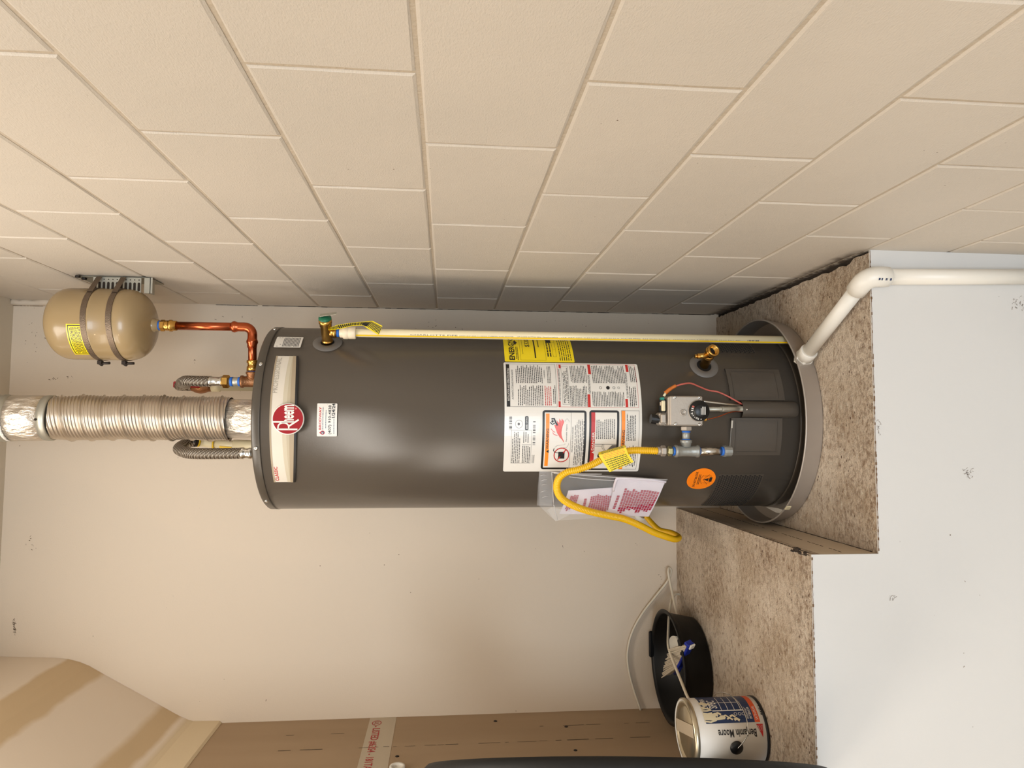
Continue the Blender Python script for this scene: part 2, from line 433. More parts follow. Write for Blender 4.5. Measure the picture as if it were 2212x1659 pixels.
# ================================================================== STRUCTURE
ZL, ZS, YF = -1.0218, -.8623, -.930      # heater platform, side shelf, front face
ZG, ZC, XL = -1.50, 1.410, -1.400         # garage floor, ceiling, left board
def sbox(name, x0, x1, y0, y1, z0, z1, m, parent=None):
    return struct(B().box(((x0 + x1) / 2, (y0 + y1) / 2, (z0 + z1) / 2), (x1 - x0, y1 - y0, z1 - z0)).build(name, m, parent))
floor = sbox('floor', -4.6, .0, -6.6, YF, ZG - .1, ZG, M_floor)
ceil = sbox('ceiling', -4.6, .12, -6.6, .12, ZC, ZC + .1, M_ceil)
wback = sbox('wall_back', -4.6, .12, 0, .12, ZG, ZC, MD)
wfar = sbox('wall_left', -4.7, -4.6, -6.6, .12, ZG, ZC, MD)
# block wall: mortar plane recessed 3.5 mm behind the block faces, each block its own piece
wr = sbox('wall_right', .0026, .2, -6.6, .12, ZG - .1, ZC, M_mortar)
Hc, Lb, S0, J = .2032, .4064, .2173, .0060
bm_cache = {}
def block_mesh(Lx, Hx, var):
    k = (round(Lx, 3), round(Hx, 3), var)
    if k not in bm_cache:
        rnd = random.Random(hash(k) & 0xffff)
        b = B(); be = .0036; d = .0036; a, c = Lx / 2, Hx / 2
        outer = [(-a, -c), (a, -c), (a, c), (-a, c)]; inner = [(-a + be, -c + be), (a - be, -c + be), (a - be, c - be), (-a + be, c - be)]
        # ring of mid points gives each edge a slightly uneven line
        def ringp(q, x, jit):
            out = []
            for i in range(4):
                p0, p1 = q[i], q[(i + 1) % 4]
                for t in (0, .33, .66):
                    j = rnd.uniform(-jit, jit)
                    out.append((x, p0[0] + (p1[0] - p0[0]) * t + (j if i % 2 else 0), p0[1] + (p1[1] - p0[1]) * t + (0 if i % 2 else j)))
            return out
        vs = ringp(outer, d, 0) + ringp(outer, .0020, .0006) + ringp(inner, 0, .0012)
        n = 12; fs = [(r_ * n + i, r_ * n + (i + 1) % n, (r_ + 1) * n + (i + 1) % n, (r_ + 1) * n + i) for r_ in range(2) for i in range(n)] + [tuple(range(2 * n, 3 * n))]
        b.add(vs, fs); me = bpy.data.meshes.new('block'); me.from_pydata(b.v, [], b.f); me.materials.append(MB); me.update(); bm_cache[k] = me
    return bm_cache[k]
for k in range(-7, 8):                       # course between z=-k*H and -(k+1)*H
    zt, zb = min(-k * Hc, ZC), -(k + 1) * Hc
    zb = max(zb, ZG)
    if zt - zb < .02: continue
    off = S0 if k % 2 == 0 else S0 + Lb / 2
    ys = [0.0]; y = -off
    while y > -.03: y -= Lb
    if k % 2: y = -(S0 - Lb / 2)
    y = -S0 if k % 2 == 0 else -(S0 + Lb / 2)
    ys = [0.]
    while y > -2.9: ys.append(y); y -= Lb
    for i in range(len(ys) - 1):
        y1, y0 = ys[i], ys[i + 1]; L = y1 - y0 - J; Hh = zt - zb - J
        o = link('block', block_mesh(L, Hh, random.randrange(3)), wr, (random.uniform(-.0006, .0006), (y0 + y1) / 2, (zt + zb) / 2))
# rough caulk bead and cracks in the upper corner
pts = [Vector((-.006 + random.uniform(-.003, .003), -.006 + random.uniform(-.003, .003), z)) for z in [.99 + i * .021 for i in range(21)]]
struct(lab(B().tube(pts, [random.uniform(.009, .013) for _ in pts], 8).build('caulk_bead', MD, wr), 'rough caulk filling the upper corner'))
b = B()
for (z0, z1, n) in ((1.18, 1.30, 14), (1.315, 1.41, 9), (.62, .76, 16)):
    for i in range(n):
        z = z0 + (z1 - z0) * i / n; b.box((-.0195 if z > .98 else -.001, -.0135 if z > .98 else -.0012, z), (.001, .0035 * random.uniform(.3, 1.2), (z1 - z0) / n * random.uniform(.7, 1.1)))
lab(b.build('corner_crack', M_void, wback), 'dark crack in the corner')
b = B(); rnd = random.Random(5)  # corner shade modelled as a thin dark strip, sharing the grime material
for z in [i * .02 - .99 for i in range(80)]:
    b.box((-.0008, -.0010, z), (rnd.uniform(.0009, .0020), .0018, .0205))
lab(b.build('corner_shadow_line', M_grime_shade, wback), 'thin dark strip for the shade where the two walls meet')
# cobweb dirt on the back wall
def smudge(cu, cv, n, su, sv, par, y=-.0006):
    b = B()
    for i in range(n):
        p = P(cu + random.gauss(0, su), cv + random.gauss(0, sv), y); a = random.uniform(0, pi); L = random.uniform(.0008, .0038); wd = random.uniform(.0003, .0009)
        q = [(L * cos(a) - wd * sin(a), L * sin(a) + wd * cos(a)), (-L * cos(a) - wd * sin(a), -L * sin(a) + wd * cos(a)), (-L * cos(a) + wd * sin(a), -L * sin(a) - wd * cos(a)), (L * cos(a) + wd * sin(a), L * sin(a) - wd * cos(a))]
        b.add([(p.x + x, y, p.z + z) for x, z in q], [(0, 1, 2, 3)])
    return b
b = B()
for a in ((30, 1345, 20, 1, 7), (32, 1362, 14, 1, 5), (66, 1172, 8, 6, 12), (72, 735, 14, 8, 40), (115, 815, 8, 9, 4), (40, 640, 12, 10, 3), (150, 810, 4, 5, 8), (1430, 1260, 10, 4, 14), (930, 705, 8, 40, 8), (1240, 700, 5, 60, 8), (420, 780, 3, 1, 4), (1200, 1190, 4, 30, 20), (1375, 1170, 3, 8, 20), (480, 1505, 2, 60, 20), (500, 690, 5, 30, 8)):
    q = smudge(*a, None); b.add(q.v, q.f)
o = b.build('wall_dirt', M_smudge, wback); o['kind'] = 'stuff'; lab(o, 'specks of dirt and cobweb on the back wall')
# raised platform (heater side) and higher shelf on the left
xr = -.014
def ragged(x, n, amp): return [x + random.uniform(-amp, amp) for _ in range(n)]
n = 60; ys = [YF + (0 - YF) * i / (n - 1) for i in range(n)]; xs = []
for i, y in enumerate(ys):
    e = -.004 if y < -.86 else (-.0145 + .004 * random.random())
    xs.append(e + random.uniform(-.0022, .0022))
vs = [(-.706, y, ZL) for y in ys] + [(xs[i], y, ZL) for i, y in enumerate(ys)] + [(xs[i], y, ZL - .02) for i, y in enumerate(ys)]
fs = [(i, n + i, n + i + 1, i + 1) for i in range(n - 1)] + [(n + i, 2 * n + i, 2 * n + i + 1, n + i + 1) for i in range(n - 1)]
plat = struct(B().add(vs, fs).build('platform', MP)); plat['label'] = 'dirty textured board platform under the water heater'
struct(B().box((-.353, -.465 - .0, (ZL - .02 + ZG) / 2), (.70, .928, ZL - .02 - ZG)).build('platform_core', M_void, plat))
struct(B().box((-.004, -.45, ZL - .012), (.02, .9, .006)).build('gap_grime', M_grime_shade, plat))
vs2 = [(-4.6, YF, ZS), (-.7025, YF, ZS), (-.7025, 0, ZS), (-4.6, 0, ZS)]
shelf = struct(B().box(((-4.6 - .7025) / 2, YF / 2 + .0015, ZS - .011), (4.6 - .7025, -YF - .003, .022)).build('shelf', MP))
shelf['label'] = 'dirty textured board shelf left of the water heater'
# riser between the two levels: three boards with seams
b = B().box((-.7045, YF / 2 + .001, (ZS + ZL) / 2 - .006), (.004, -YF - .004, ZS - ZL - .012))
ris = struct(lab(b.build('riser_board', M_cut, shelf), 'painted riser board'))
b = B(); r2 = random.Random(3)
for i in range(46):
    y = -.90 + i * .0195
    if r2.random() < .75: b.box((-.7022, y, ZS - .085 + r2.uniform(-.001, .001)), (.0008, .014, .0011))
    b.box((-.7022, y, ZL + .0015), (.001, .02, r2.uniform(.001, .006)))
    if y < -.6: b.box((-.7022, y, ZS - .0035), (.001, .012, r2.uniform(.0005, .003)))
lab(b.build('riser_cracks', M_grime_shade, ris), 'dark seams of the riser')
# chipped corner of the riser
b = B()
for i in range(7): b.box((-.704 + random.uniform(-.006, .002), YF + .015 + i * .012, ZS - .004 + random.uniform(-.003, .003)), (.010, .015, .008), 0, Matrix.Rotation(random.uniform(-.6, .6), 3, 'Y'), .001)
lab(b.build('chipped_edge', M_grime_shade, ris), 'chipped and broken edge of the riser')
# white front wall under the two ledges
b = B().prism([(0, ZG), (0, ZL + .0005), (-.7025, ZL + .0005), (-.7025, ZS + .0005), (-4.6, ZS + .0005), (-4.6, ZG)], YF - .003, YF + .001, lambda x, z, y: Vector((x, y, z)))
wfront = struct(b.build('wall_front', MW)); wfront['label'] = 'white painted wall below the platform edge'
b = B(); r2 = random.Random(11)                   # torn paint and dirt on the top edge
for i in range(230):
    x = -.004 - i * .0061
    z = ZL if x > -.7025 else ZS
    if abs(x + .7025) < .006: continue
    b.box((x, YF - .0032, z + .0003 - r2.random() * .0006), (.0062, .0006, .0007 + r2.random() ** 4 * .0035))
lab(b.build('edge_dirt', mat('brown_dirt', (112, 84, 58), .9), wfront), 'dirty ragged paint edge')
b = B()
for (cu, cv, n_, su, sv) in ((2198, 655, 26, 8, 8), (1898, 926, 14, 3, 10), (2092, 1022, 24, 7, 4), (2095, 1400, 4, 20, 60), (1925, 1290, 8, 6, 4), (2110, 250, 1, 1, 1)):
    q = smudge(cu, cv, n_, su, sv, None, YF - .0034); b.add(q.v, q.f)
o = b.build('scuff_marks', mat('scuff', (158, 148, 138), .8), wfront); o['kind'] = 'stuff'; lab(o, 'grey scuffs on white paint')
# left board wall (gypsum, with printed joint tape), soffit above
wl = struct(B().box((XL - .05, YF / 2, (ZS + .70) / 2), (.1, -YF, .70 - ZS)).build('wall_left_board', M_gyp))
wl['label'] = 'brown paper-faced gypsum board wall on the left'
def on_left(a, t, h): return Vector((XL + h, a, t))       # a = y, t = z
# printed tape: reads towards the viewer, upside down
d = Decal(on_left); z0, z1 = .120, .208
d.rect(-.93, z0, -.0015, z1, 0, .0006, 4)
d.stroke([(-.045 + .018 * cos(a * pi / 8), .182 + .0145 * sin(a * pi / 8)) for a in range(17)], .0028, 1, .001)
d.text('UL', -.058, .175, -.033, .189, 1, .001, .01, 180)
d.text('- LISTED #63S4 - 181TA-P & 181TB-C & 181', -.60, .166, -.068, .193, 1, .001, .015, 180)
lab(d.build('joint_tape', [mat('tape_paper', (196, 180, 156), .7), mat('tape_red', (176, 48, 48), .6)], wl), 'off white tape printed LISTED #63S4 in red')
d = Decal(on_left); r2 = random.Random(4)
for y0 in (-.115, -.222):
    z = .46
    while z > -.72:
        L = r2.uniform(.01, .07)
        if r2.random() < (.75 if y0 < -.2 else .3): d.rect(y0 - .0009, z - L, y0 + r2.uniform(.0003, .0018), z, 0, .0009)
        z -= L + r2.uniform(.003, .03)
lab(d.build('board_creases', M_grime_shade, wl), 'dark scratch lines down the board')
for (u, v) in ((1070, 1558), (1223, 1570), (1243, 1621), (858, 1634)):
    p = PX(u, v, XL); B().lathe([(0, .0022), (.004, .0022), (.006, .0008), (.006, 0)], (XL, p.y, p.z), (1, 0, 0), 10).build('screw', M_dark, wl, None)
# pipe stub on the board
p = PX(858, 1663, XL)
o = B().lathe([(.0, .004), (.014, .004), (.014, .010), (.0215, .012), (.0225, .010), (.0225, .0), (.0, .0)], (XL, p.y, p.z), (1, 0, 0), 28).build('pipe_stub', M_pvc, None, (XL, p.y, p.z))
tag(o, 'short white plastic pipe stub on the brown board wall', 'pipe')
# soffit: cross-section in x-z, run along y
prof = [(-1.404, .6935), (-1.398, .6935), (-1.3925, .70), (-1.3905, .785), (-1.386, .80), (-1.374, .826), (-1.362, .848), (-1.30, .9535), (-1.24, 1.058), (-1.203, 1.120), (-1.190, 1.150), (-1.180, 1.185), (-1.1745, 1.232), (-1.166, ZC), (-1.7, ZC), (-1.7, .6935)]
b = B(); b.prism(prof, -.0005, YF - .012, lambda x, z, y: Vector((x, y, z)))
sof = struct(b.build('trim_1', M_sof)); sof['label'] = 'sloping drywall soffit with bare joint compound'
sbox('wall_left_upper', -4.6, -1.7, YF - .012, 0, ZS, ZC, MD)

# ================================================================== DRAIN PAN
pan = thing('drain_pan', (TX, TY, ZL), 'shallow round aluminium drain pan under the water heater', 'drain pan')
o3 = (TX, TY, 0)
b = B().lathe([(.0, ZL + .002), (.2950, ZL + .002), (.2965, ZL + .004), (.3020, ZL + .049), (.3022, ZL + .052), (.3058, ZL + .052), (.3060, ZL + .0495), (.3040, ZL + .047), (.2990, ZL + .004), (.2975, ZL + .0003), (0, ZL + .0003)], o3, (0, 0, 1), 96)
b.build('pan_wall', M_alum, pan)
B().lathe([(.3030, ZL + .0520), (.3066, ZL + .0525), (.3066, ZL + .0485), (.3050, ZL + .048)], o3, (0, 0, 1), 96).build('rolled_rim', M_alum, pan)
p = TC(1700, 1096, .305); q = cyl(p[0], ZL + .046, .3065); rotz = Matrix.Rotation(p[0], 3, 'Z')
lab(B().box(q, (.016, .004, .014), 0, rotz, .001).build('rim_clip', M_cpvc, pan), 'small cream clip on the rim')
d = B(); 
d.add([cyl(radians(a), ZL + .0035, r_) for a, r_ in ((-98, .268), (-84, .276), (-70, .288), (-62, .292), (-66, .275), (-74, .272), (-80, .264), (-90, .262))], [tuple(range(8))])
lab(d.build('film_scrap', M_white, pan), 'torn white film lying in the pan')

# ================================================================== WATER HEATER
wh = thing('water_heater', (TX, TY, ZL + .002), 'tall grey gas water heater with a red round badge', 'water heater')
ZB, ZSM, ZT = ZL + .003, .4248, .4465
b = B().lathe([(.0, ZB), (TR - .004, ZB), (TR - .004, ZB + .018), (TR, ZB + .021), (TR, ZSM - .0015), (TR - .004, ZSM - .0005), (0, ZSM - .0005)], o3, (0, 0, 1), 160)
jk = b.build('jacket', M_tank, wh)
B().lathe([(TR - .006, ZSM - .001), (TR + .0012, ZSM), (TR + .0012, ZSM + .001), (TR + .0008, ZT - .004), (TR - .003, ZT), (TR - .02, ZT + .002), (0, ZT + .004)], o3, (0, 0, 1), 160).build('top_lid', M_lid, wh)
B().lathe([(TR - .0005, ZB + .03), (TR + .0015, ZB + .032), (TR + .0015, ZB + .036), (TR - .0005, ZB + .038)], o3, (0, 0, 1), 128).build('base_bead', M_tank, wh)
for (u, v) in ((564, 787), (554, 968), (574, 1082), (595, 712)):
    th, z = TC(u, v); c = cyl(th, .4345, TR + .001); ax = (sin(th), -cos(th), 0)
    B().lathe([(.0052, 0), (.005, .0018), (.0035, .0026), (.0014, .0026), (.0012, .0016), (0, .0016)], c, ax, 14).build('screw', M_chrome, wh)
# --- banner with curved bands
def banner_low(a): return .3345 + .0115 * (a / radians(39)) ** 2
d = Decal(on_tank); A0, A1 = radians(-40.9), radians(37.4); N = 40
def band(f0, f1, mi, h):
    vs = []
    for i in range(N + 1):
        a = A0 + (A1 - A0) * i / N; vs += [on_tank(a * TR, f0(a), h), on_tank(a * TR, f1(a), h)]
    d.add(vs, [(2 * i, 2 * i + 2, 2 * i + 3, 2 * i + 1) for i in range(N)], mi)
band(lambda a: banner_low(a), lambda a: .3985, 0, 0)
def sw(h0, k): return lambda a: banner_low(a) + .0055 + (h0) * max(.0, 1 - k * (a / A0) ** 2)
band(lambda a: banner_low(a) + .005, sw(.030, .55), 1, .0003); band(lambda a: banner_low(a) + .005, sw(.0195, .70), 2, .0006); band(lambda a: banner_low(a) + .005, sw(.0115, .45), 3, .0009)
band(lambda a: banner_low(a) - .0005, lambda a: banner_low(a) + .0052, 4, .0012)
band(lambda a: .3965, lambda a: .4005, 3, .0005)
d.text('PROFESSIONAL', *R4(592, 773, 603, 849), 5, .0006, .0)
d.text('CLASSIC', *R4(593.5, 1008, 601, 1038), 6, .0006, .02)
lab(d.build('banner', [M_grey1, M_grey2, M_grey3, M_grey4, M_ink, M_letter, M_red], wh), 'pale banner lettered PROFESSIONAL and CLASSIC')
# --- emblem: flat disc
eth, ez = TC(623, 905); en = Vector((sin(eth), -cos(eth), 0)); er = Vector((cos(eth), sin(eth), 0)); ec = cyl(eth, .3545, TR + .0045); eR = .0392
def on_emb(x, y, h): return ec + er * (x * eR) + Vector((0, 0, y * eR)) + en * h
b = B().lathe([(eR, -.0040), (eR, 0), (eR * .99, .0008), (0, .0008)], ec, en, 64)
emb = lab(b.build('badge', M_white, wh), 'round red badge reading Rheem')
d = Decal(on_emb); d.disc(0, 0, .94, .94, 0, .0012, 64)
W_ = .105
d.stroke([(-.66, -.60), (-.66, .66)], W_, 1, .0016)
d.stroke([(-.66, .61), (-.50, .60)] + [(-.50 + .26 * sin(t * pi / 10), .27 + .33 * cos(t * pi / 10)) for t in range(11)] + [(-.66, -.06)], W_ * .9, 1, .0016)
d.stroke([(-.46, -.06), (-.04, -.67)], W_, 1, .0016)
d.stroke([(-.19, -.38), (-.19, .96)], W_ * .95, 1, .0016)
d.text('neem', -.235, -.38, .885, .245, 1, .0016, .025)
d.disc(.66, -.48, .05, .05, 2, .0014, 16)
d.build('badge_lettering', [M_rheem, M_white, M_pink], emb)
# --- service sticker
d = Decal(on_tank); s0, t0, s1, t1 = R4(684.5, 871.5, 728, 942.5)
d.rrect(s0, t0, s1, t1, 0, .0002, .002)
d.text('BRODWAY', *R4(689, 879, 694.2, 928), 1, .0006, .02)
d.lines(*R4(696.3, 879, 698.8, 928), 1, 2, ragged=0, fill=.5)
d.lines(*R4(703, 886, 705, 925), 1, 2, ragged=0, fill=.6)
d.rect(*R4(706.4, 874, 707.1, 939), 3)
d.text('(407) 910-4838', *R4(709, 875.5, 717, 938), 4, .0006, .008)
d.lines(*R4(720, 905, 722.5, 937), 1, 2, ragged=0, fill=.5)
d.text('1/24/24', *R4(717, 872, 724, 903), 4, .0009, .02)
x0, y0, x1, y1 = R4(689.5, 930, 701.5, 939); cx_, cy_ = (x0 + x1) / 2, (y0 + y1) / 2; rx = (x1 - x0) / 2
d.poly([(cx_ + rx * cos(a), cy_ - rx * .3 + rx * sin(a)) for a in [radians(q) for q in range(150, 391, 20)]] + [(cx_, y1)], 1, .0005)
d.disc(cx_, cy_ - rx * .3, rx * .72, rx * .72, 2, .0007, 16); d.disc(cx_, cy_ - rx * .25, rx * .4, rx * .4, 0, .0009, 12); d.disc(cx_ + rx * .15, cy_ - rx * .25, rx * .22, rx * .22, 2, .0011, 12)
lab(d.build('service_sticker', [M_white, M_red, M_navy, M_grey4, M_ink], wh), 'white sticker reading BRODWAY with a phone number')
# --- small information sticker upper right
d = Decal(on_tank); s0, t0, s1, t1 = R4(594, 729, 656, 751); s0, s1 = radians(44.7) * TR, radians(56.2) * TR; t0, t1 = .345, .4135
d.rrect(s0, t0, s1, t1, 0, .0002, .003, 6)
d.rect(s0 + .004, t1 - .0095, s1 - .004, t1 - .006, 1); d.rect(s0 + .012, t1 - .0165, s1 - .004, t1 - .0135, 1)
d.lines(s0 + .004, t0 + .005, s1 - .004, t1 - .020, 12, 1, fill=.5, ragged=.1)
lab(d.build('information_sticker', [M_white, M_ink], wh), 'small white sticker of fine print')
# --- big instruction label
d = Decal(on_tank)
L_S0, L_T0, L_S1, L_T1 = radians(-33.2) * TR, -.5475, radians(34.8) * TR, -.1865
d.rrect(L_S0, L_T0, L_S1, L_T1, 0, .0002, .005, 40)
def box(u0, v0, u1, v1, mi, wd=.0006): d.frame(*R4(u0, v0, u1, v1), mi, .0006, wd)
def bar(u0, v0, u1, v1, mi, h=.0005, nx=6): d.rect(*R4(u0, v0, u1, v1), mi, h, nx)
K, WH, RD, OR, PK, GR = 1, 0, 2, 3, 4, 5
box(1094, 787, 1202, 879, K); bar(1094.5, 787.5, 1101.5, 878.5, K)
d.text('INSTALLATION AND OPERATION DETAILS', *R4(1096, 796, 1100.3, 866), WH, .0009, .01)
d.text('AUTOMATIC STORAGE WATER HEATER', *R4(1105, 799, 1109, 863), K, .0008, .0)
d.lines(*R4(1113, 789, 1172, 828), 15, K, fill=.42); d.lines(*R4(1118, 832, 1174, 876), 14, K, fill=.42)
d.lines(*R4(1176, 833, 1192, 876), 4, RD, fill=.42); d.lines(*R4(1194, 833, 1201, 872), 2, K, fill=.42)
d.text('! WARNING', *R4(1174, 800, 1177, 818), K, .0008); d.lines(*R4(1181, 790, 1190, 828), 3, K, fill=.4)
box(1206, 788, 1376.5, 880, RD, .0007)
for (u0, u1, va, vb, t_) in ((1206.5, 1211, 797, 866, 'FOR YOUR SAFETY READ BEFORE OPERATING'), (1269.5, 1275.5, 810, 851, 'LIGHTING INSTRUCTIONS'), (1351, 1356.5, 805, 861, 'TO TURN OFF GAS TO THE APPLIANCE')):
    bar(u0, 788.5, u1, va - 1, RD); bar(u0, vb + 1, u1, 879.5, RD); d.text(t_, *R4(u0 + .6, va + 1, u1 - .6, vb - 1), K, .0008, .008)
box(1214, 792, 1229, 874, K, .0005); d.lines(*R4(1216, 795, 1228, 871), 4, K, fill=.42)
d.lines(*R4(1231, 790, 1267, 827), 11, K, fill=.42); d.lines(*R4(1231, 833, 1269, 878), 12, K, fill=.42)
d.lines(*R4(1278, 790, 1349, 828), 20, K, fill=.42); d.lines(*R4(1279, 846, 1349, 878), 20, K, fill=.42)
for (u, v, r_) in ((1313, 838, 4), (1297, 838, 3), (1326, 838, 3), (1336, 838, 2.5)):
    a = R4(u - r_, v - r_, u + r_, v + r_); d.disc((a[0] + a[2]) / 2, (a[1] + a[3]) / 2, (a[2] - a[0]) / 2, (a[3] - a[1]) / 2, K, .0006, 12, .75 if u != 1313 else 0)
d.lines(*R4(1359, 790, 1374, 826), 4, K, fill=.42); d.lines(*R4(1359, 834, 1375, 878), 4, K, fill=.42)
# rating plate
d.barcode(*R4(1100, 899, 1106, 929), GR, n=40); box(1104, 929, 1147.5, 1000, GR, .0005); bar(1127, 960, 1147, 960.5, GR)
a = R4(1113, 907, 1129, 925); d.disc((a[0] + a[2]) / 2, (a[1] + a[3]) / 2, (a[2] - a[0]) / 2, (a[3] - a[1]) / 2, GR, .0006, 24, .93)
a = R4(1118, 913, 1123, 919); d.disc((a[0] + a[2]) / 2, (a[1] + a[3]) / 2, (a[2] - a[0]) / 2, (a[3] - a[1]) / 2, GR, .0006, 12)
a = R4(1134, 899, 1141.5, 929); d.rrect(*a, K, .0006, .003, 8); d.text('AHRI', *R4(1135.5, 917, 1140, 927), WH, .0009, .01); d.text('CERTIFIED', *R4(1136.3, 901, 1139.3, 915), WH, .0009)
d.lines(*R4(1105, 932, 1124, 1000), 5, GR, fill=.42); d.lines(*R4(1127, 962, 1145, 1000), 5, K, fill=.42); d.lines(*R4(1129, 932, 1143, 956), 3, GR, fill=.4)
d.barcode(*R4(1151, 909, 1156.5, 961), GR, n=46); d.lines(*R4(1148, 982, 1154.5, 1000), 3, GR, fill=.4)
# warning box
def rframe(u0, v0, u1, v1):
    a = R4(u0, v0, u1, v1); d.rrect(*a, K, .0005, .007, 18); wd = .0056; d.rrect(a[0] + wd, a[1] + wd * 1.05, a[2] - wd, a[3] - wd * 1.05, WH, .0008, .0015, 18)
rframe(1171, 886.5, 1266, 1013); rframe(1272, 886.5, 1336.5, 1015)
bar(1178.3, 893.5, 1186, 1006, OR, .0011); d.text('WARNING', *R4(1179.8, 926, 1184.8, 970), K, .0014, .01)
a = R4(1179.6, 971, 1184.8, 978); d.poly([(a[0], a[1]), (a[2], a[1]), ((a[0] + a[2]) / 2, a[3])], K, .0014)
def px(u, v): th, z = TC(u, v); return th * TR, z
fl = [(1217.8, 956), (1218.2, 909.5), (1213, 904.5), (1213, 911), (1208, 904), (1208, 914), (1202, 908), (1204, 917), (1197, 918), (1200, 926), (1203, 935), (1209, 945), (1213.5, 949)]
pp = [px(*q) for q in fl]; c0 = px(1212, 925)
for i in range(len(pp)): d.add([on_tank(*c0, .0012), on_tank(*pp[i], .0012), on_tank(*pp[(i + 1) % len(pp)], .0012)], [(0, 1, 2)], PK)
for q in (((1193.6, 934), (1196, 938), (1204, 941)), ((1190, 926), (1194, 931), (1199, 934))): d.stroke([px(*z) for z in q], .0016, PK, .0012)
a = px(1193.3, 910); d.disc(a[0], a[1], .0032, .0032, K, .0014, 12)
d.stroke([px(*q) for q in ((1191, 905), (1197, 904.5), (1200, 912), (1204, 919))], .0042, K, .0014); d.stroke([px(*q) for q in ((1188, 912), (1193, 917), (1198, 914))], .0026, K, .0014)
d.stroke([px(*q) for q in ((1198, 966), (1204, 962), (1220, 960), (1221, 908), (1225, 904), (1229, 909), (1228, 960), (1224, 966), (1203, 969))], .0005, K, .0012)
d.text('Flammable Vapors', *R4(1222.3, 916, 1225.5, 954), K, .0013)
a = px(1212.4, 982.5); d.disc(a[0], a[1], .0205, .0205, RD, .0013, 40, .875); d.stroke([(a[0] - .0135, a[1] + .0145 - .001), (a[0] + .0135, a[1] - .0145)][::1], .0001, RD, .0014)
d.rect(*R4(1205.5, 975.5, 1219, 990), K, .0015, 3); d.stroke([px(*q) for q in ((1204, 992), (1222, 971))], .0026, RD, .0018)
d.stroke([px(*q) for q in ((1206, 978), (1198, 977), (1195, 972), (1197, 968))], .0018, K, .0014)
bar(1232.3, 891, 1232.9, 1008, K, .0011); d.text('FIRE AND EXPLOSION HAZARD', *R4(1235, 922, 1238, 976), K, .0013); d.lines(*R4(1240, 905, 1262, 1004), 6, GR, .0013, .36, .15)
# danger box
bar(1276.3, 891, 1284.7, 1008, RD, .0011); d.text('DANGER', *R4(1278, 933, 1283.5, 972), WH, .0014, .015)
a = R4(1277.5, 973, 1283.5, 980); d.poly([(a[0], a[1]), (a[2], a[1]), ((a[0] + a[2]) / 2, a[3])], WH, .0014)
d.lines(*R4(1287, 905, 1329, 948), 10, GR, .0013, .42, .15); bar(1285, 959, 1331, 959.8, K, .0011); bar(1285, 963, 1300, 963.7, K, .0011)
for q in (((1301, 959), (1300, 967), (1304, 973)), ((1304.5, 959), (1303.5, 967), (1307, 973))): d.stroke([px(*z) for z in q], .0007, K, .0013)
a = px(1296, 984); d.disc(a[0], a[1], .008, .0075, K, .0013, 16, .45); a = px(1294, 999); d.disc(a[0], a[1], .006, .005, K, .0013, 16)
d.poly([px(*q) for q in ((1311, 971), (1322, 961), (1331, 961), (1331, 968), (1318, 973))], GR, .0013)
box(1341, 887, 1380, 1013, K, .0006); bar(1341.8, 887.5, 1349.5, 1012.5, OR, .0009)
d.text('WARNING', *R4(1343, 929, 1348.6, 977), K, .0012, .012); d.lines(*R4(1353, 894, 1374, 952), 6, K, fill=.42); d.lines(*R4(1353, 962, 1374, 1008), 6, K, fill=.42)
lab(d.build('instruction_label', [M_white, M_ink, M_red, M_orange, M_pink, M_inkg], wh), 'large white label of warnings and lighting instructions')
# --- yellow energy label
d = Decal(on_tank); ys0, ys1 = radians(35.35) * TR, radians(74) * TR; yt0, yt1 = -.378, -.1905
d.rrect(ys0, yt0, ys1, yt1, 0, .0005, .003, 16)
d.text('ENERGYGUIDE', ys0 + .006, -.2185, ys0 + .158, -.203, 1, .0009, .03)
d.poly([(ys0 + .072, -.2185), (ys0 + .090, -.2185), (ys0 + .090, -.221), (ys0 + .096, -.221), (ys0 + .081, -.2275), (ys0 + .066, -.221), (ys0 + .072, -.221)], 1, .0008)
d.lines(ys0 + .006, -.2285, ys0 + .06, -.2210, 2, 1, .0008, .5, 0); d.lines(ys0 + .1, -.2285, ys0 + .16, -.2210, 2, 1, .0008, .5, 0)
d.frame(ys0 + .006, -.302, ys1 - .006, -.2335, 1, .0008, .0005)
d.text('Estimated Yearly Energy Cost', ys0 + .030, -.2425, ys0 + .10, -.239, 1, .0009)
d.text('$320', ys0 + .060, -.262, ys0 + .10, -.2475, 1, .0009, .01)
d.rect(ys0 + .014, -.2755, ys1 - .02, -.272, 1, .0008, 8); d.lines(ys0 + .06, -.287, ys0 + .11, -.283, 1, 1, .0008, .6, 0)
d.lines(ys0 + .02, -.319, ys0 + .15, -.305, 2, 1, .0008, .5, .1); d.frame(ys0 + .02, -.331, ys0 + .12, -.322, 1, .0008, .0005); d.rect(ys0 + .05, -.331, ys0 + .0505, -.322, 1, .0008); d.rect(ys0 + .085, -.331, ys0 + .0855, -.322, 1, .0008)
d.rect(ys0 + .082, -.321, ys0 + .10, -.309, 1, .0009); d.lines(ys0 + .006, -.372, ys1 - .02, -.337, 6, 1, .0008, .35, .2)
lab(d.build('energy_label', [M_yellow, M_ink], wh), 'yellow ENERGYGUIDE label')
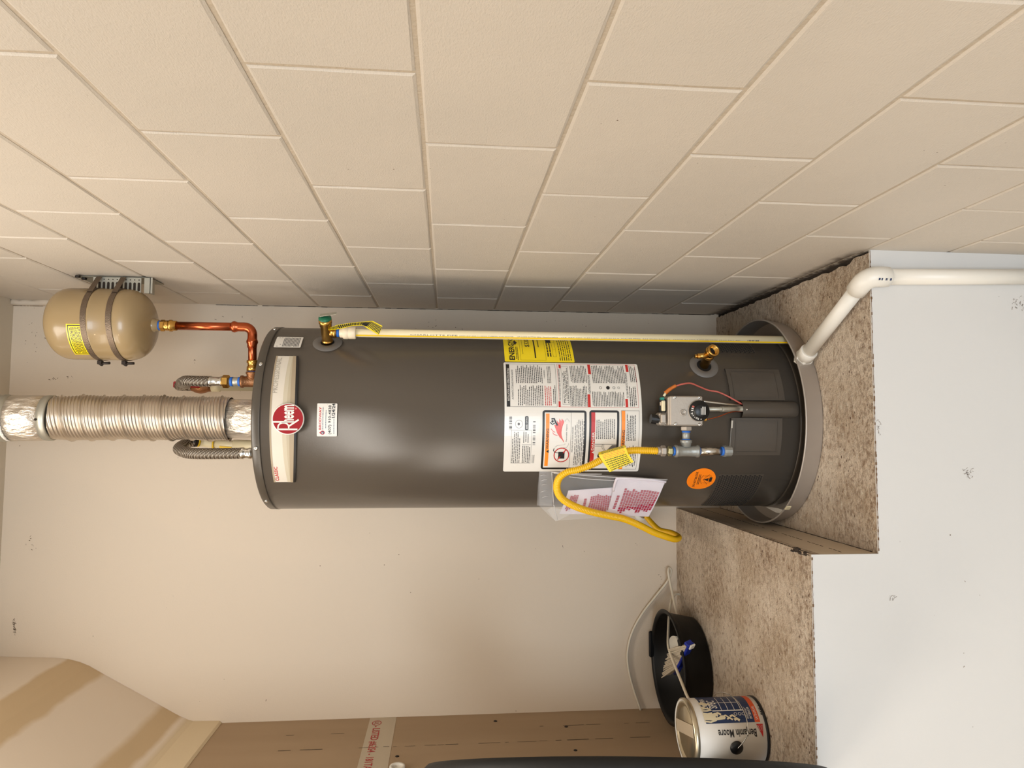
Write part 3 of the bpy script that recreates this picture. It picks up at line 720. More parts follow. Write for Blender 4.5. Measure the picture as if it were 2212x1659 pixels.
# --- orange round sticker
oth, oz = radians(-39.6), -.7268
d = Decal(on_tank); os_ = oth * TR; d.disc(os_, oz, .0385, .0395, 0, .0004, 48)
d.text('DO NOT BLOCK', os_ - .028, oz + .013, os_ + .027, oz + .0195, 1, .0008, .02)
d.lines(os_ - .018, oz + .0025, os_ + .018, oz + .010, 2, 1, .0008, .5, 0)
for q in (((-.016, -.004), (0, .003), (.016, -.004)), ((-.013, -.006), (-.013, -.026), (-.004, -.026)), ((.013, -.006), (.013, -.026), (.004, -.026)), ((-.018, -.020), (0, -.005), (.018, -.020))): d.stroke([(os_ + x, oz + y) for x, y in q], .0010, 1, .0008)
d.rect(os_ - .008, oz - .030, os_ + .008, oz - .022, 1, .0008); d.poly([(os_ - .006, oz - .02), (os_ + .006, oz - .02), (os_, oz - .006)], 1, .0008)
lab(d.build('round_sticker', [M_orange2, M_ink], wh), 'orange oval sticker reading DO NOT BLOCK')
# --- perforated air inlets
def perf(th0, th1, z0, z1, name):
    d = Decal(on_tank); s0, s1 = radians(th0) * TR, radians(th1) * TR; px_, pz = .0075, .0065; r_ = .0030
    d.rect(s0 - .002, z0 - .002, s1 + .002, z1 + .002, 1, -.0002, 18)
    j = 0; z = z0 + .003
    while z < z1 - .002:
        s_ = s0 + (px_ / 2 if j % 2 else 0)
        while s_ < s1: d.poly([(s_ + r_ * cos(a * pi / 3), z + r_ * sin(a * pi / 3)) for a in range(6)], 0, .0004); s_ += px_
        z += pz; j += 1
    o = d.build(name, [M_void, M_tank], wh); o['kind'] = 'stuff'; lab(o, 'panel of small punched air holes'); return o
perf(-74.5, -36.0, -.897, -.775, 'air_inlet'); perf(47, 84, -.895, -.781, 'air_inlet')
# --- burner door: raised plate, flat outer wings and a central tunnel
d = Decal(on_tank)
def wing(a0, a1, z0, z1, h):
    n = 14; vs = []
    for i in range(n + 1):
        a = (a0 + (a1 - a0) * i / n) * TR
        vs += [on_tank(a, z0, -.001), on_tank(a, z0, h), on_tank(a, z1, h), on_tank(a, z1, -.001)]
    fs = [(4 * i + k, 4 * i + 4 + k, 4 * i + 5 + k, 4 * i + 1 + k) for i in range(n) for k in range(3)]
    fs += [(0, 1, 2, 3), (4 * n + 3, 4 * n + 2, 4 * n + 1, 4 * n)]
    d.add(vs, fs)
wing(radians(11.0), radians(31.6), -.9395, -.789, .0035); wing(radians(-21.8), radians(.5), -.9285, -.788, .0035)
for q in ([(11.2, -.7885), (31.6, -.7885), (31.6, -.9)], [(-21.8, -.93), (-21.8, -.787), (.3, -.787)], [(31.6, -.7885), (31.9, -.7885), (31.9, -.93)]): d.stroke([(radians(a) * TR, z) for a, z in q], .0016, 1, .0008)
door = lab(d.build('burner_door', [M_tank, M_void], wh), 'grey sheet metal door over the burner')
d = Decal(on_tank); d.frame(radians(12.5) * TR, -.925, radians(30) * TR, -.80, 0, .0046, .0022); d.frame(radians(-20) * TR, -.917, radians(-1.2) * TR, -.80, 0, .0046, .0022)
d.build('embossed_edge', M_tank, door)
B().add([on_tank(radians(a) * TR, z, h) for a, z, h in ((-21.8, -.7868, .006), (-1.0, -.7868, .0065), (-1.0, -.7915, .0065), (-21.8, -.7915, .006))], [(0, 1, 2, 3)]).build('folded_lip', M_chrome, door)
# tunnel: half-round cover
th0 = radians(5.6); tn = Vector((sin(th0), -cos(th0), 0)); tr_ = Vector((cos(th0), sin(th0), 0)); vs = []; n = 14; tw = .0225
zz = [(-.8135, 1), (-.816, 1), (-.960, 1), (-.966, .96), (-.969, .82)]
for z, k in zz:
    for j in range(n + 1):
        a = pi * j / n; vs.append(cyl(th0, z, TR - .004) + tr_ * (-cos(a) * tw * k) + tn * (sin(a) ** .6 * .026 * k))
fs = [(i * (n + 1) + j, i * (n + 1) + j + 1, (i + 1) * (n + 1) + j + 1, (i + 1) * (n + 1) + j) for i in range(len(zz) - 1) for j in range(n)]
fs.append(tuple((len(zz) - 1) * (n + 1) + j for j in range(n + 1)))
b = B().add(vs, fs, 0, True); vs2 = [v + Vector((0, 0, -.0008)) - tn * 0 for v in vs[:n + 1]]
cov = lab(b.build('tunnel_cover', M_tank, door), 'half round cover over the burner tubes')
B().add([Vector(v) - tn * .002 + Vector((0, 0, -.004)) for v in vs[:n + 1]], [tuple(range(n + 1))]).build('tunnel_opening', M_void, door)
B().lathe([(.003, 0), (.0028, .002), (0, .0024)], cyl(th0 - radians(.6), -.824, TR + .0218), tn, 12).build('screw', M_chrome, door)
# --- port rings (flat plastic escutcheons)
def ring(th, z, ro, ri, name, lb):
    n = 40; d = Decal(on_tank); s_ = th * TR
    vs = []
    for k, (r_, h) in enumerate(((ri, .0002), (ri + .002, .0035), (ri + (ro - ri) * .55, .0032), (ro - .001, .0012), (ro, 0))):
        vs += [on_tank(s_ + r_ * cos(2 * pi * j / n), z + r_ * sin(2 * pi * j / n), h) for j in range(n)]
    d.add(vs, [(i * n + j, i * n + (j + 1) % n, (i + 1) * n + (j + 1) % n, (i + 1) * n + j) for i in range(4) for j in range(n)], 0, True)
    d.disc(s_, z, ri, ri, 1, .0004, n); return lab(d.build(name, [mat('grey_plastic', (104, 99, 93), .5), M_void], wh), lb)
ring(radians(50.3), .2785, .0385, .0175, 'port_ring', 'grey plastic ring round the relief valve')
ring(radians(34.3), -.7335, .0395, .0195, 'port_ring', 'grey plastic ring round the drain valve')
# --- relief valve (brass, radial)
vth = radians(50.3); vn = Vector((sin(vth), -cos(vth), 0)); vo = cyl(vth, .2785, TR)
PIP = TC(720, 718, .287); pc = cyl(PIP[0], 0, .287)            # axis of the discharge pipe
b = B().lathe([(.0125, -.004), (.0135, .004), (.0150, .005), (.0150, .008), (.0135, .010), (.0140, .012), (.0140, .05), (.0155, .052), (.0155, .060), (.0170, .062), (.0170, .070), (.012, .073), (0, .073)], vo, vn, 24)
out = Vector((pc.x, pc.y, .2785)); b.tube([out, out + Vector((0, 0, -.026))], .0135, 20).tube([out + Vector((0, 0, -.018)), out + Vector((0, 0, -.024))], .0155, 20)
rv = lab(b.build('relief_valve', M_brass, wh), 'brass relief valve with a green cap')
cp = vo + vn * .073
B().lathe([(.0165, 0), (.0165, .004), (.008, .008), (0, .008)], cp, vn, 24).build('green_cap', M_green, rv)
zt_ = Vector((0, 0, 1)); side = vn.cross(zt_)
b = B(); q = [cp + vn * .010 + zt_ * .012, cp + vn * .014 - zt_ * .010, cp + vn * .017 - zt_ * .030]; vs = []
for c_ in q: vs += [c_ - side * .006, c_ + side * .006, c_ + side * .006 + vn * .0012, c_ - side * .006 + vn * .0012]
b.add(vs, [(0, 1, 5, 4), (3, 7, 6, 2), (4, 5, 9, 8), (7, 11, 10, 6), (8, 9, 10, 11), (0, 4, 7, 3), (4, 8, 11, 7), (1, 2, 6, 5), (5, 6, 10, 9)]); b.build('test_lever', M_galv, rv)
B().tube([out + Vector((0, 0, -.026)), out + Vector((0, 0, -.033))], .0122, 18).build('thread_tape', M_blue, rv)
# yellow hang tag, a folded strip
y_ = out.y - .020
strip = [((713, 708), (709, 713)), ((728, 702), (733, 711)), ((760, 697), (760, 704)), ((782, 695), (784, 703)), ((805, 693), (790, 707)), ((826, 704), (818, 724))]
vs = []
for (a, b_) in strip: vs += [P(*a, y_), P(*b_, y_ - .003)]
tg = B().add(vs, [(2 * i, 2 * i + 2, 2 * i + 3, 2 * i + 1) for i in range(5)])
tg = tg.add([Vector(v) + Vector((0, .0008, 0)) for v in vs], [(2 * i + 1, 2 * i + 3, 2 * i + 2, 2 * i) for i in range(5)]).build('warning_tag', M_yellow, rv); lab(tg, 'yellow paper warning tag')
b = B()
for i in range(5):
    for k in range(10 if i > 3 else 7):
        f = (k + .5) / (10 if i > 3 else 7); a, b_, c_, d_ = vs[2 * i], vs[2 * i + 1], vs[2 * i + 2], vs[2 * i + 3]
        p0 = a.lerp(c_, f); p1 = b_.lerp(d_, f); e = (c_ - a) * (.035 if i > 3 else .05); hh = Vector((0, -.0006, 0)); A = p0.lerp(p1, .12) + hh; Z = p0.lerp(p1, .88) + hh
        b.add([A - e, A + e, Z + e, Z - e], [(0, 1, 2, 3)])
b.build('tag_print', M_ink, tg)
# --- drain valve
dth = radians(34.3); dn = Vector((sin(dth), -cos(dth), 0)); do = cyl(dth, -.7335, TR); ds = Vector((cos(dth), sin(dth), 0))
b = B().lathe([(.0125, -.006), (.0125, .035), (.0145, .037), (.0145, .044), (.0125, .047)], do, dn, 20)
hd = do + dn * .052; fa = (dn * .75 + ds * .25 + Vector((0, 0, -.25))).normalized(); fa = Vector((.25, -.94, -.2)).normalized()
b.lathe([(.0105, -.010), (.0150, -.006), (.0165, .000), (.0165, .006), (.0150, .008), (.0165, .010), (.0165, .014), (.0148, .015), (.0118, .0145), (.0112, .002), (0, .001)], hd + Vector((.004, 0, -.004)), fa, 28)
b.tube([hd + Vector((-.006, 0, .006)), hd + Vector((-.008, 0, .034))], [.0072, .0072], 12).tube([hd + Vector((-.008, 0, .034)), hd + Vector((-.0085, 0, .041))], [.005, .0052], 8)
dv = lab(b.build('drain_valve', M_brass, wh), 'brass drain valve with open outlet')
B().lathe([(.0085, .0), (0, .0)], hd + Vector((.004, 0, -.004)) + fa * .0035, fa, 16).build('valve_bore', M_void, dv)

# ================================================================== GAS CONTROL (bolted to the heater)
GY = -.742
def gbox(b, u0, v0, u1, v1, yf, dep, mi=0, bev=.002):
    a, c = P(u0, v0, yf), P(u1, v1, yf); return b.box(((a.x + c.x) / 2, yf + dep / 2, (a.z + c.z) / 2), (abs(a.x - c.x), dep, abs(a.z - c.z)), mi, None, bev)
gc = lab(gbox(B(), 1447, 855, 1519, 920, GY, .060, 0, .003).build('gas_control', M_cast, wh), 'cast metal gas control with a black dial')
gbox(B(), 1443, 857, 1448, 919, GY + .006, .05).build('side_cover', M_cast, gc)
for (u, v) in ((1457, 858.5), (1509.5, 859), (1459, 916), (1511, 917)):
    p = P(u, v, GY); B().lathe([(.0042, 0), (.004, .0018), (.0015, .0024), (0, .0014)], p, (0, -1, 0), 12).build('screw', M_chrome, gc)
p = P(1476, 891.5, GY)
b = B().lathe([(.0088, 0), (.0085, .0022), (.0058, .0024), (.0052, .0014), (0, .0012)], p, (0, -1, 0), 24)
b.tube([p + Vector((.0008 + .004 * cos(a), -.0022, .004 * sin(a))) for a in [radians(q) for q in range(200, -60, -20)]], .0008, 6); b.build('adjuster_plug', M_cast, gc)
p = P(1508.5, 887.5, GY); kc = p
B().lathe([(.0275, 0), (.0275, .0022), (.0262, .003), (0, .003)], p, (0, -1, 0), 48).build('dial_seat', M_cast, gc)
kb = lab(B().lathe([(.0262, .002), (.0262, .009), (.025, .0115), (.0165, .0120), (.0155, .0155), (.0145, .0165), (0, .0165)], p, (0, -1, 0), 48).build('dial', M_black, gc), 'round black temperature dial')
def on_dial(x, y, h): return kc + Vector((x, -.012 - h, y))
d = Decal(on_dial)
for ang, L, mi in ((118, .0045, 0), (98, .005, 0), (78, .005, 0), (62, .005, 2), (52, .005, 2), (140, .001, 0), (160, .001, 0), (180, .001, 0)):
    pass
for k, ang in enumerate((60, 74, 88)):
    a = radians(ang + 0); ca, sa = cos(a - 0), sin(a); d.stroke([(.0175 * ca * 1.0, .0175 * sa), (.0232 * ca, .0232 * sa)], .0022 if k else .0040, 1 if k == 0 else 0, .0004)
a = radians(108); d.poly([(.0225 * cos(a) - .0028, .0225 * sin(a) - .0022), (.0225 * cos(a) + .0028, .0225 * sin(a) - .0022), (.0225 * cos(a) - .0003, .0225 * sin(a) + .0028)], 0, .0004)
for ang in (124, 140, 186): a = radians(ang); d.disc(.0215 * cos(a), .0215 * sin(a), .0014, .0014, 0, .0004, 10)
for ang in (152, 160, 168): a = radians(ang); d.stroke([(.0185 * cos(a), .0185 * sin(a)), (.0235 * cos(a), .0235 * sin(a))], .0014, 0, .0004)
for q in range(4): d.rect(-.010, -.0020 - q * .0035, .010 - (q == 0) * .004, -.0004 - q * .0035, 0, .0051)
d.build('dial_marks', [M_white, M_pinkw], kb)
# side lever, igniter and black knob
gbox(B(), 1430, 865, 1438, 888, GY + .012, .016).build('igniter_body', M_cpvc, gc)
gbox(B(), 1427, 868, 1429.5, 876, GY + .014, .008, 0, .001).build('igniter_tab', M_wood, gc)
gbox(B(), 1427.5, 862, 1440, 890, GY + .018, .020).build('igniter_bracket', M_black, gc)
gbox(B(), 1428.5, 858, 1435.5, 863.5, GY + .010, .014, 0, .001).build('teal_plug', M_teal, gc)
b = B(); gbox(b, 1424, 891, 1442, 919, GY + .020, .034, 0, .004); gbox(b, 1428, 894, 1440, 915, GY + .010, .02, 0, .003); b.build('knob_mount', M_cast, gc)
a_, c_ = P(1424, 907, GY + .03), P(1405.5, 904.5, GY + .03)
b = B().tube([a_, a_.lerp(c_, .35), a_.lerp(c_, .36), c_], [.009, .0085, .0125, .0120], 12, 0, True, False); lab(b.build('knob', M_black, gc), 'black gas knob')
# tubes into the burner tunnel
tip = cyl(th0, -.818, TR + .010)
b = B().tube([P(1510, 884, GY + .03), P(1575, 883.5, GY + .035), tip], .0062, 14)
lab(b.build('burner_tube', M_galv, gc), 'thick silver burner tube')
pts = resample([P(1557, 884, GY + .033), tip + Vector((0, 0, -.004))], .0006); b = B().tube(pts, [.0066 + .0012 * cos(i * .0006 / .0032 * 2 * pi) for i in range(len(pts))], 14); b.build('ribbed_sleeve', M_galv, gc)
B().tube(smooth([P(1519, 867, GY + .03), P(1545, 870, GY + .03), P(1575, 873.5, GY + .035), tip + tr_ * .010 + Vector((0, 0, .002))]), .0026, 10).build('pilot_tube', M_chrome, gc)
B().tube(smooth([P(1528, 906, GY + .022), P(1552, 900, GY + .025), P(1580, 890, GY + .035), tip - tr_ * .008]), .0014, 8).build('thermocouple_tube', M_copper, gc)
b = B(); q = P(1523, 906, GY + .022); b.hexn(q - Vector((0, 0, -.004)), (0, 0, -1), .0048, .008); b.build('brass_nut', M_brass, gc)
B().tube([P(1438, 849, GY + .02), P(1434, 856, GY + .02)], .0032, 10).build('white_sleeve', M_cpvc, gc)
B().tube(smooth([P(1437, 849, GY + .02), P(1448, 840, GY + .02), P(1460, 833, GY + .02)]), [.0048] * 9 + [.0042] * 8, 10).build('orange_sleeve', M_osleeve, gc)
B().tube(smooth([P(1459, 834, GY + .02), P(1475, 829.5, GY + .02), P(1492, 828, GY + .03), P(1510, 835, GY + .04), P(1530, 843, GY + .05), P(1550, 846.5, GY + .05), P(1572, 856, GY + .05), P(1590, 866, GY + .05), tip + tr_ * .012]), .0022, 8).build('pink_wire', M_pinkw, gc)

# ================================================================== GAS PIPING
NY = -.722
gp = thing('gas_pipe_fitting', P(1482, 973, NY), 'grey threaded gas tee and capped nipple under the control', 'pipe')
pv = lambda u, v: P(u, v, NY)
c = pv(1483, 973)
b = B(); ax = (pv(1483, 930) - c).normalized()
b.hexn(pv(1482, 921), (pv(1483, 950) - pv(1482, 921)).normalized(), .0145, .011); b.build('control_nut', M_cast, gp)
B().tube([pv(1482, 925), pv(1482, 955)], .0098, 18).build('short_nipple', M_iron, gp)
B().tube([pv(1482, 931), pv(1482, 934.5)], .0108, 18).build('thread_tape', M_blue, gp); B().tube([pv(1482, 948), pv(1482, 951)], .0108, 18).build('thread_tape', M_blue, gp)
b = B().tube([pv(1482, 950.5), pv(1482, 951), pv(1482, 956), pv(1482, 957.5), pv(1482, 966)], [.0145, .0152, .0152, .0132, .0118], 22)
b.tube([pv(1457, 974.5), pv(1457.5, 974.5), pv(1462, 974.5), pv(1464, 974.5), pv(1474, 974.5), pv(1490, 974.5), pv(1502, 974.5), pv(1504, 974.5), pv(1508.5, 974.5), pv(1509, 974.5)], [.0125, .0160, .0160, .0142, .0132, .0132, .0142, .0160, .0160, .0125], 24)
b.build('iron_tee', M_iron, gp)
B().tube([pv(1506, 974.5), pv(1562, 974.5)], .0103, 18).build('long_nipple', M_chrome, gp)
for (u0, u1) in ((1507.5, 1511), (1557.5, 1564)): B().tube([pv(u0, 974.5), pv(u1, 974.5)], .0112, 18).build('thread_tape', M_blue, gp)
B().tube([pv(1562, 974.5), pv(1562.3, 974.5), pv(1567, 974.5), pv(1567.5, 974.5), pv(1579, 974.5), pv(1580.5, 974.5)], [.012, .0148, .0148, .0138, .0132, .010], 12, 0, True, False).build('end_cap', M_iron, gp)
gh = thing('gas_hose', pv(1420, 974.5), 'yellow corrugated gas hose looping from heater to back wall', 'hose')
b = B(); b.tube([pv(1420, 974), pv(1428, 974)], .0108, 18); hx = (pv(1460, 974.5) - pv(1420, 974)).normalized(); b.hexn(pv(1427, 974), hx, .0138, .013); b.build('flare_nut', M_cast, gh)
b = B(); b.hexn(pv(1442.5, 974.5), hx, .0128, .0105); b.tube([pv(1440, 974.5), pv(1458, 974.5)], .0092, 16); b.build('flare_adapter', mat('zinc_yellow', (176, 170, 128), .35, .8), gh)
B().tube([pv(1453, 974.5), pv(1457.5, 974.5)], .0112, 16).build('thread_tape', M_blue, gh)
hp = [pv(1422, 974), P(1395, 973, -.724), P(1365, 973, -.728), P(1335, 979, -.732), P(1310, 987, -.735), P(1280, 1003, -.738), P(1250, 1014, -.738), P(1225, 1020, -.735), P(1207, 1034, -.725), P(1203, 1056, -.705), P(1213, 1076, -.68), P(1238, 1092, -.655), P(1275, 1105, -.63), P(1315, 1114, -.60), P(1348, 1121, -.57), P(1380, 1134, -.53), P(1412, 1150, -.48), P(1440, 1160, -.43), P(1459, 1165, -.36), P(1466, 1160, -.28), P(1450, 1151, -.20), P(1425, 1145, -.14), P(1408, 1130, -.09), P(1396, 1116, -.055)]
pts = resample(smooth(hp, 10), .00125); period = .0050
rr = [.0084 + .0012 * cos(i * .00125 / period * 2 * pi) for i in range(len(pts))]
lab(B().tube(pts, rr, 14).build('corrugated_tube', M_hose, gh), 'yellow coated corrugated tube')
q = P(1394, 1113, -.05); B().tube([q, q + Vector((0, .02, 0)), q + Vector((0, .021, 0)), q + Vector((0, .05, 0))], [.011, .011, .014, .014], 14).build('wall_fitting', M_chrome, gh)
B().lathe([(.026, 0), (.024, -.004), (.012, -.006), (0, -.006)], (q.x, -.0005, q.z), (0, 1, 0), 24).build('wall_flange', M_pvc, gh)
# paper tag wrapped on the hose
def tagp(u, v, y): return P(u, v, y)
fr = [(1290, 979), (1348, 961)]; lo = [(1316, 1020), (1365, 1000)]
top = [tagp(1297, 975, -.722), tagp(1352, 963, -.722)]
rows = []
for k, (pu, pv_, yy) in enumerate((((1297, 976), (1354, 966), -.716), ((1293, 977), (1350, 961.5), -.735), ((1293, 983), (1352, 966), -.7475), ((1300, 995), (1356, 978), -.748), ((1317, 1020), (1369, 998), -.7445))):
    rows.append((tagp(*pu, yy), tagp(*pv_, yy)))
vs = [p for r_ in rows for p in r_]; b = B().add(vs, [(2 * i, 2 * i + 1, 2 * i + 3, 2 * i + 2) for i in range(len(rows) - 1)])
b.add([p + Vector((0, .0007, 0)) for p in vs], [(2 * i, 2 * i + 2, 2 * i + 3, 2 * i + 1) for i in range(len(rows) - 1)])
ht = lab(b.build('paper_tag', M_yellow, gh), 'bright yellow printed tag wrapped round the hose')
b = B(); r2 = random.Random(8)
for i in range(1, len(rows) - 1):
    nl = 3 if i == 1 else (4 if i == 2 else 6)
    for k in range(nl):
        f = (k + .5) / nl; A = rows[i][0].lerp(rows[i + 1][0], f); Z = rows[i][1].lerp(rows[i + 1][1], f); e = (rows[i + 1][0] - rows[i][0]) * (.16 / nl); hh = Vector((0, -.0007, 0))
        x = .10
        while x < .90:
            x2 = min(.92, x + r2.uniform(.03, .12)); p0, p1 = A.lerp(Z, x) + hh, A.lerp(Z, x2) + hh; b.add([p0 - e, p1 - e, p1 + e, p0 + e], [(0, 1, 2, 3)], 1 if i == 2 else 0); x = x2 + .02
b.build('tag_print', [M_ink, M_orange], ht)

# ================================================================== DOCUMENT BAG on the heater's left flank
bn = Vector((-.66, -.75, 0)).normalized(); bo = Vector((TX, TY, 0)) + bn * (TR + .010)
def PB(u, v, off=0): return PN(u, v, bo + bn * off, bn)
bag = thing('document_bag', PB(1440, 1060), 'clear plastic bag of red-printed papers taped to the heater', 'bag')
grid = []; NU, NVv = 22, 10; r2 = random.Random(2)
for i in range(NU + 1):
    f = i / NU; u0 = 1165 + (1443 - 1165) * f
    vt = 1017 + 18 * f; vb = 1093 + (1125 - 1093) * min(1, max(0, f / .13)) - (14 * max(0, f - .13) / .87)
    if f > .85: vb -= (f - .85) / .15 * 8
    row = []
    for j in range(NVv + 1):
        g = j / NVv; uu = u0 - g * f * 44 if f > .5 else u0 - g * .5 * 44 * f * 2 * .5
        off = .004 + .014 * sin(pi * g) * min(1, f * 2.5) + r2.uniform(-.0022, .0022)
        row.append(PB(uu, vt + (vb - vt) * g, off))
    grid.append(row)
vs = [p for r_ in grid for p in r_]; K_ = NVv + 1
fs = [(i * K_ + j, i * K_ + j + 1, (i + 1) * K_ + j + 1, (i + 1) * K_ + j) for i in range(NU) for j in range(NVv)]
b = B().add(vs, fs, 0, True); b.build('plastic_film', M_clear, bag)
B().add([PB(1192, 1095, .006), PB(1182, 1102, .012), PB(1200, 1127, .014), PB(1240, 1108, .010)], [(0, 1, 3), (1, 2, 3)]).build('bag_corner', M_clear, bag)
b = B(); e = [PB(1165, 1017, .006), PB(1162, 1050, .008), PB(1160, 1092, .008), PB(1192, 1093, .010), PB(1196, 1055, .010), PB(1190, 1019, .006)]
b.add(e, [tuple(range(6))]); b.build('adhesive_strip', M_clear, bag)
b = B()
for (u0, v0, u1, v1) in ((1167, 1028, 1180, 1026), (1168, 1039, 1182, 1036), (1170, 1048, 1181, 1046), (1168, 1063, 1182, 1060), (1171, 1075, 1184, 1072)):
    b.tube([PB(u0, v0, .010), PB((u0 + u1) / 2, (v0 + v1) / 2 - 1, .012), PB(u1, v1, .010)], .0006, 5)
for (u0, v0, u1, v1, w0) in ((1192, 1019, 1196, 1090, .001), (1192, 1020, 1300, 1024, .001), (1196, 1022, 1440, 1036, .0012), (1230, 1030, 1330, 1038, .001), (1196, 1090, 1204, 1122, .001)):
    b.tube(smooth([PB(u0, v0, .012), PB((u0 + u1) / 2, (v0 + v1) / 2 + 1.5, .016), PB(u1, v1, .012)], 4), w0, 5)
M_gl = mat('film_crease', (214, 210, 208), .2); b.build('film_creases', M_gl, bag)
def sheet(name, corners, off, lb, prints, mt=M_paper):
    """corners: A(top-left in photo) B(top-right) C(bottom-right) D(bottom-left) as pixels"""
    A, Bc, Cc, Dc = [PB(*q, off) for q in corners]
    def at(x, y, h=0):
        p = A.lerp(Bc, x).lerp(Dc.lerp(Cc, x), y); return p + bn * (h + .004 * sin(pi * y))
    n = 6; vs = [at(i / n, j / n) for i in range(n + 1) for j in range(n + 1)]; fs = [(i * (n + 1) + j, i * (n + 1) + j + 1, (i + 1) * (n + 1) + j + 1, (i + 1) * (n + 1) + j) for i in range(n) for j in range(n)]
    vs += [p - bn * .0012 for p in vs]; m = (n + 1) ** 2; fs += [tuple(m + q for q in reversed(f)) for f in fs]
    o = lab(B().add(vs, fs).build(name, mt, bag), lb); b = B(); r2 = random.Random(len(name) + 5)
    for (x0, x1, y0, y1, nl, sl, mi) in prints:
        for k in range(nl):
            x = x0 + (x1 - x0) * (k + .5) / nl; wd = (x1 - x0) / nl * .40; a0 = y0 + r2.random() * .1 * (y1 - y0); a1 = y1 - r2.random() * .25 * (y1 - y0); y = a0
            while y < a1:
                y2 = min(a1, y + r2.uniform(.03, .09)); b.add([at(x - wd + sl * (y - .5), y, .0009), at(x + wd + sl * (y - .5), y, .0009), at(x + wd + sl * (y2 - .5), y2, .0009), at(x - wd + sl * (y2 - .5), y2, .0009)], [(0, 1, 2, 3)], mi); y = y2 + .012
    b.build('red_print', [M_prred, M_inkg], o); return o
sheet('folded_sheet', [(1228, 1060), (1330, 1053), (1345, 1112), (1208, 1110)], .002, 'white leaflet with red printing, rear', [(.06, .22, .15, .9, 5, -.06, 0), (.34, .40, .3, .8, 1, -.05, 0), (.45, .98, .18, .95, 13, -.1, 0)])
sheet('front_sheet', [(1330, 1033), (1436, 1042), (1401, 1116), (1310, 1112)], .008, 'white folded leaflet with dense red lines', [(.10, .17, .4, .85, 1, -.05, 0), (.22, .97, .22, .92, 13, -.02, 0)])
b = B().tube(smooth([PB(1325, 1060, .010), PB(1330, 1040, .015), PB(1340, 1033, .014), PB(1400, 1036, .013), PB(1438, 1041, .010)], 5), .0035, 8); lab(b.build('rolled_fold', M_paper, bag), 'rounded fold of the papers')

# ================================================================== DISCHARGE PIPE
dp = thing('discharge_pipe', (pc.x, pc.y, ZL + .03), 'cream plastic discharge pipe with yellow stripe beside the heater', 'pipe')
pz0 = .2785 - .033
b = B().lathe([(.0105, pz0), (.0135, pz0 - .002), (.0135, pz0 - .008), (.0160, pz0 - .010), (.0172, pz0 - .012), (.0172, pz0 - .022), (.0160, pz0 - .024), (.0168, pz0 - .026), (.0168, pz0 - .041), (.0155, pz0 - .043), (.0112, pz0 - .043)], (pc.x, pc.y, 0), (0, 0, 1), 28)
lab(b.build('adapter', mat('cream_adapter', (232, 214, 184), .4), dp), 'cream ribbed adapter')
B().tube([(pc.x, pc.y, pz0 - .03), (pc.x, pc.y, ZL + .022)], .0112, 28).build('tube', M_cpvc, dp)
toc = atan2(CAM.x - pc.x, -(CAM.y - pc.y))    # facing the viewer
def on_pipe(a, t, h): th = toc + a / .0112; return Vector((pc.x + (.0112 + h) * sin(th), pc.y - (.0112 + h) * cos(th), t))
d = Decal(on_pipe); d.rect(-.0094, ZL + .022, -.0050, pz0 - .044, 0, .0003, 3)
d.text('CHARLOTTE PIPE', -.0044, -.065, -.0012, .060, 1, .0004, .0, -90)
d.text('12007 3/4" SDR 11 CPVC TUBING 4120 WATER', -.0044, -.215, -.0022, -.070, 1, .0004, .0, -90)
d.text('UP CODE ASTM D 2846  FlowGuardGold', -.0044, -.335, -.0022, -.225, 1, .0004, .0, -90)
d.text('U.S. PAT NO. 5,591,497  CSA B137.6  ICC-ES PMG  E44 25/50 RATED   MADE IN USA 3107 06/10/23 05:24 EXT 421', -.0044, -.845, -.0022, -.345, 1, .0004, .0, -90)
d.barcode(-.0052, -.90, -.0015, -.865, 1, .0004, 't', 24)
lab(d.build('printed_stripe', [M_ystripe, M_inkg], dp), 'yellow stripe and fine black lettering')

# ================================================================== EXPANSION TANK
EY = -.425; e0 = P(226, 701, EY); ex = e0.x; ez0 = P(348, 701, EY).z; ez1 = P(104, 701, EY).z; er_ = .0995; em = (ez0 + ez1) / 2
ezb, ezt = ez0 + .020, ez1 - .012
et = thing('expansion_tank', (ex, EY, ezb), 'tan cylindrical expansion tank strapped to the block wall', 'tank')
pr = [(.0, ezb)]
for k in range(1, 15): a = k / 14 * pi / 2; pr.append((er_ * sin(a) ** .78, ezb + .066 * (1 - cos(a) ** .9)))
pr += [(er_, em - .004), (er_ + .0012, em - .002), (er_ + .0012, em + .004), (er_, em + .006)]
for k in range(0, 15): a = k / 14 * pi / 2; pr.append((er_ * cos(a) ** .74, ezt - .060 + .060 * sin(a) ** .9))
lab(B().lathe(pr, (ex, EY, 0), (0, 0, 1), 64).build('tank_shell', M_tan, et), 'tan enamelled shell')
B().lathe([(.019, ezb + .004), (.019, ezb - .004), (.0165, ezb - .006), (.0165, ezb - .014), (0, ezb - .014)], (ex, EY, 0), (0, 0, 1), 24).build('threaded_boss', M_tan, et)
def on_exp(a, t, h): th = a / er_; return Vector((ex + (er_ + h) * sin(th), EY - (er_ + h) * cos(th), t))
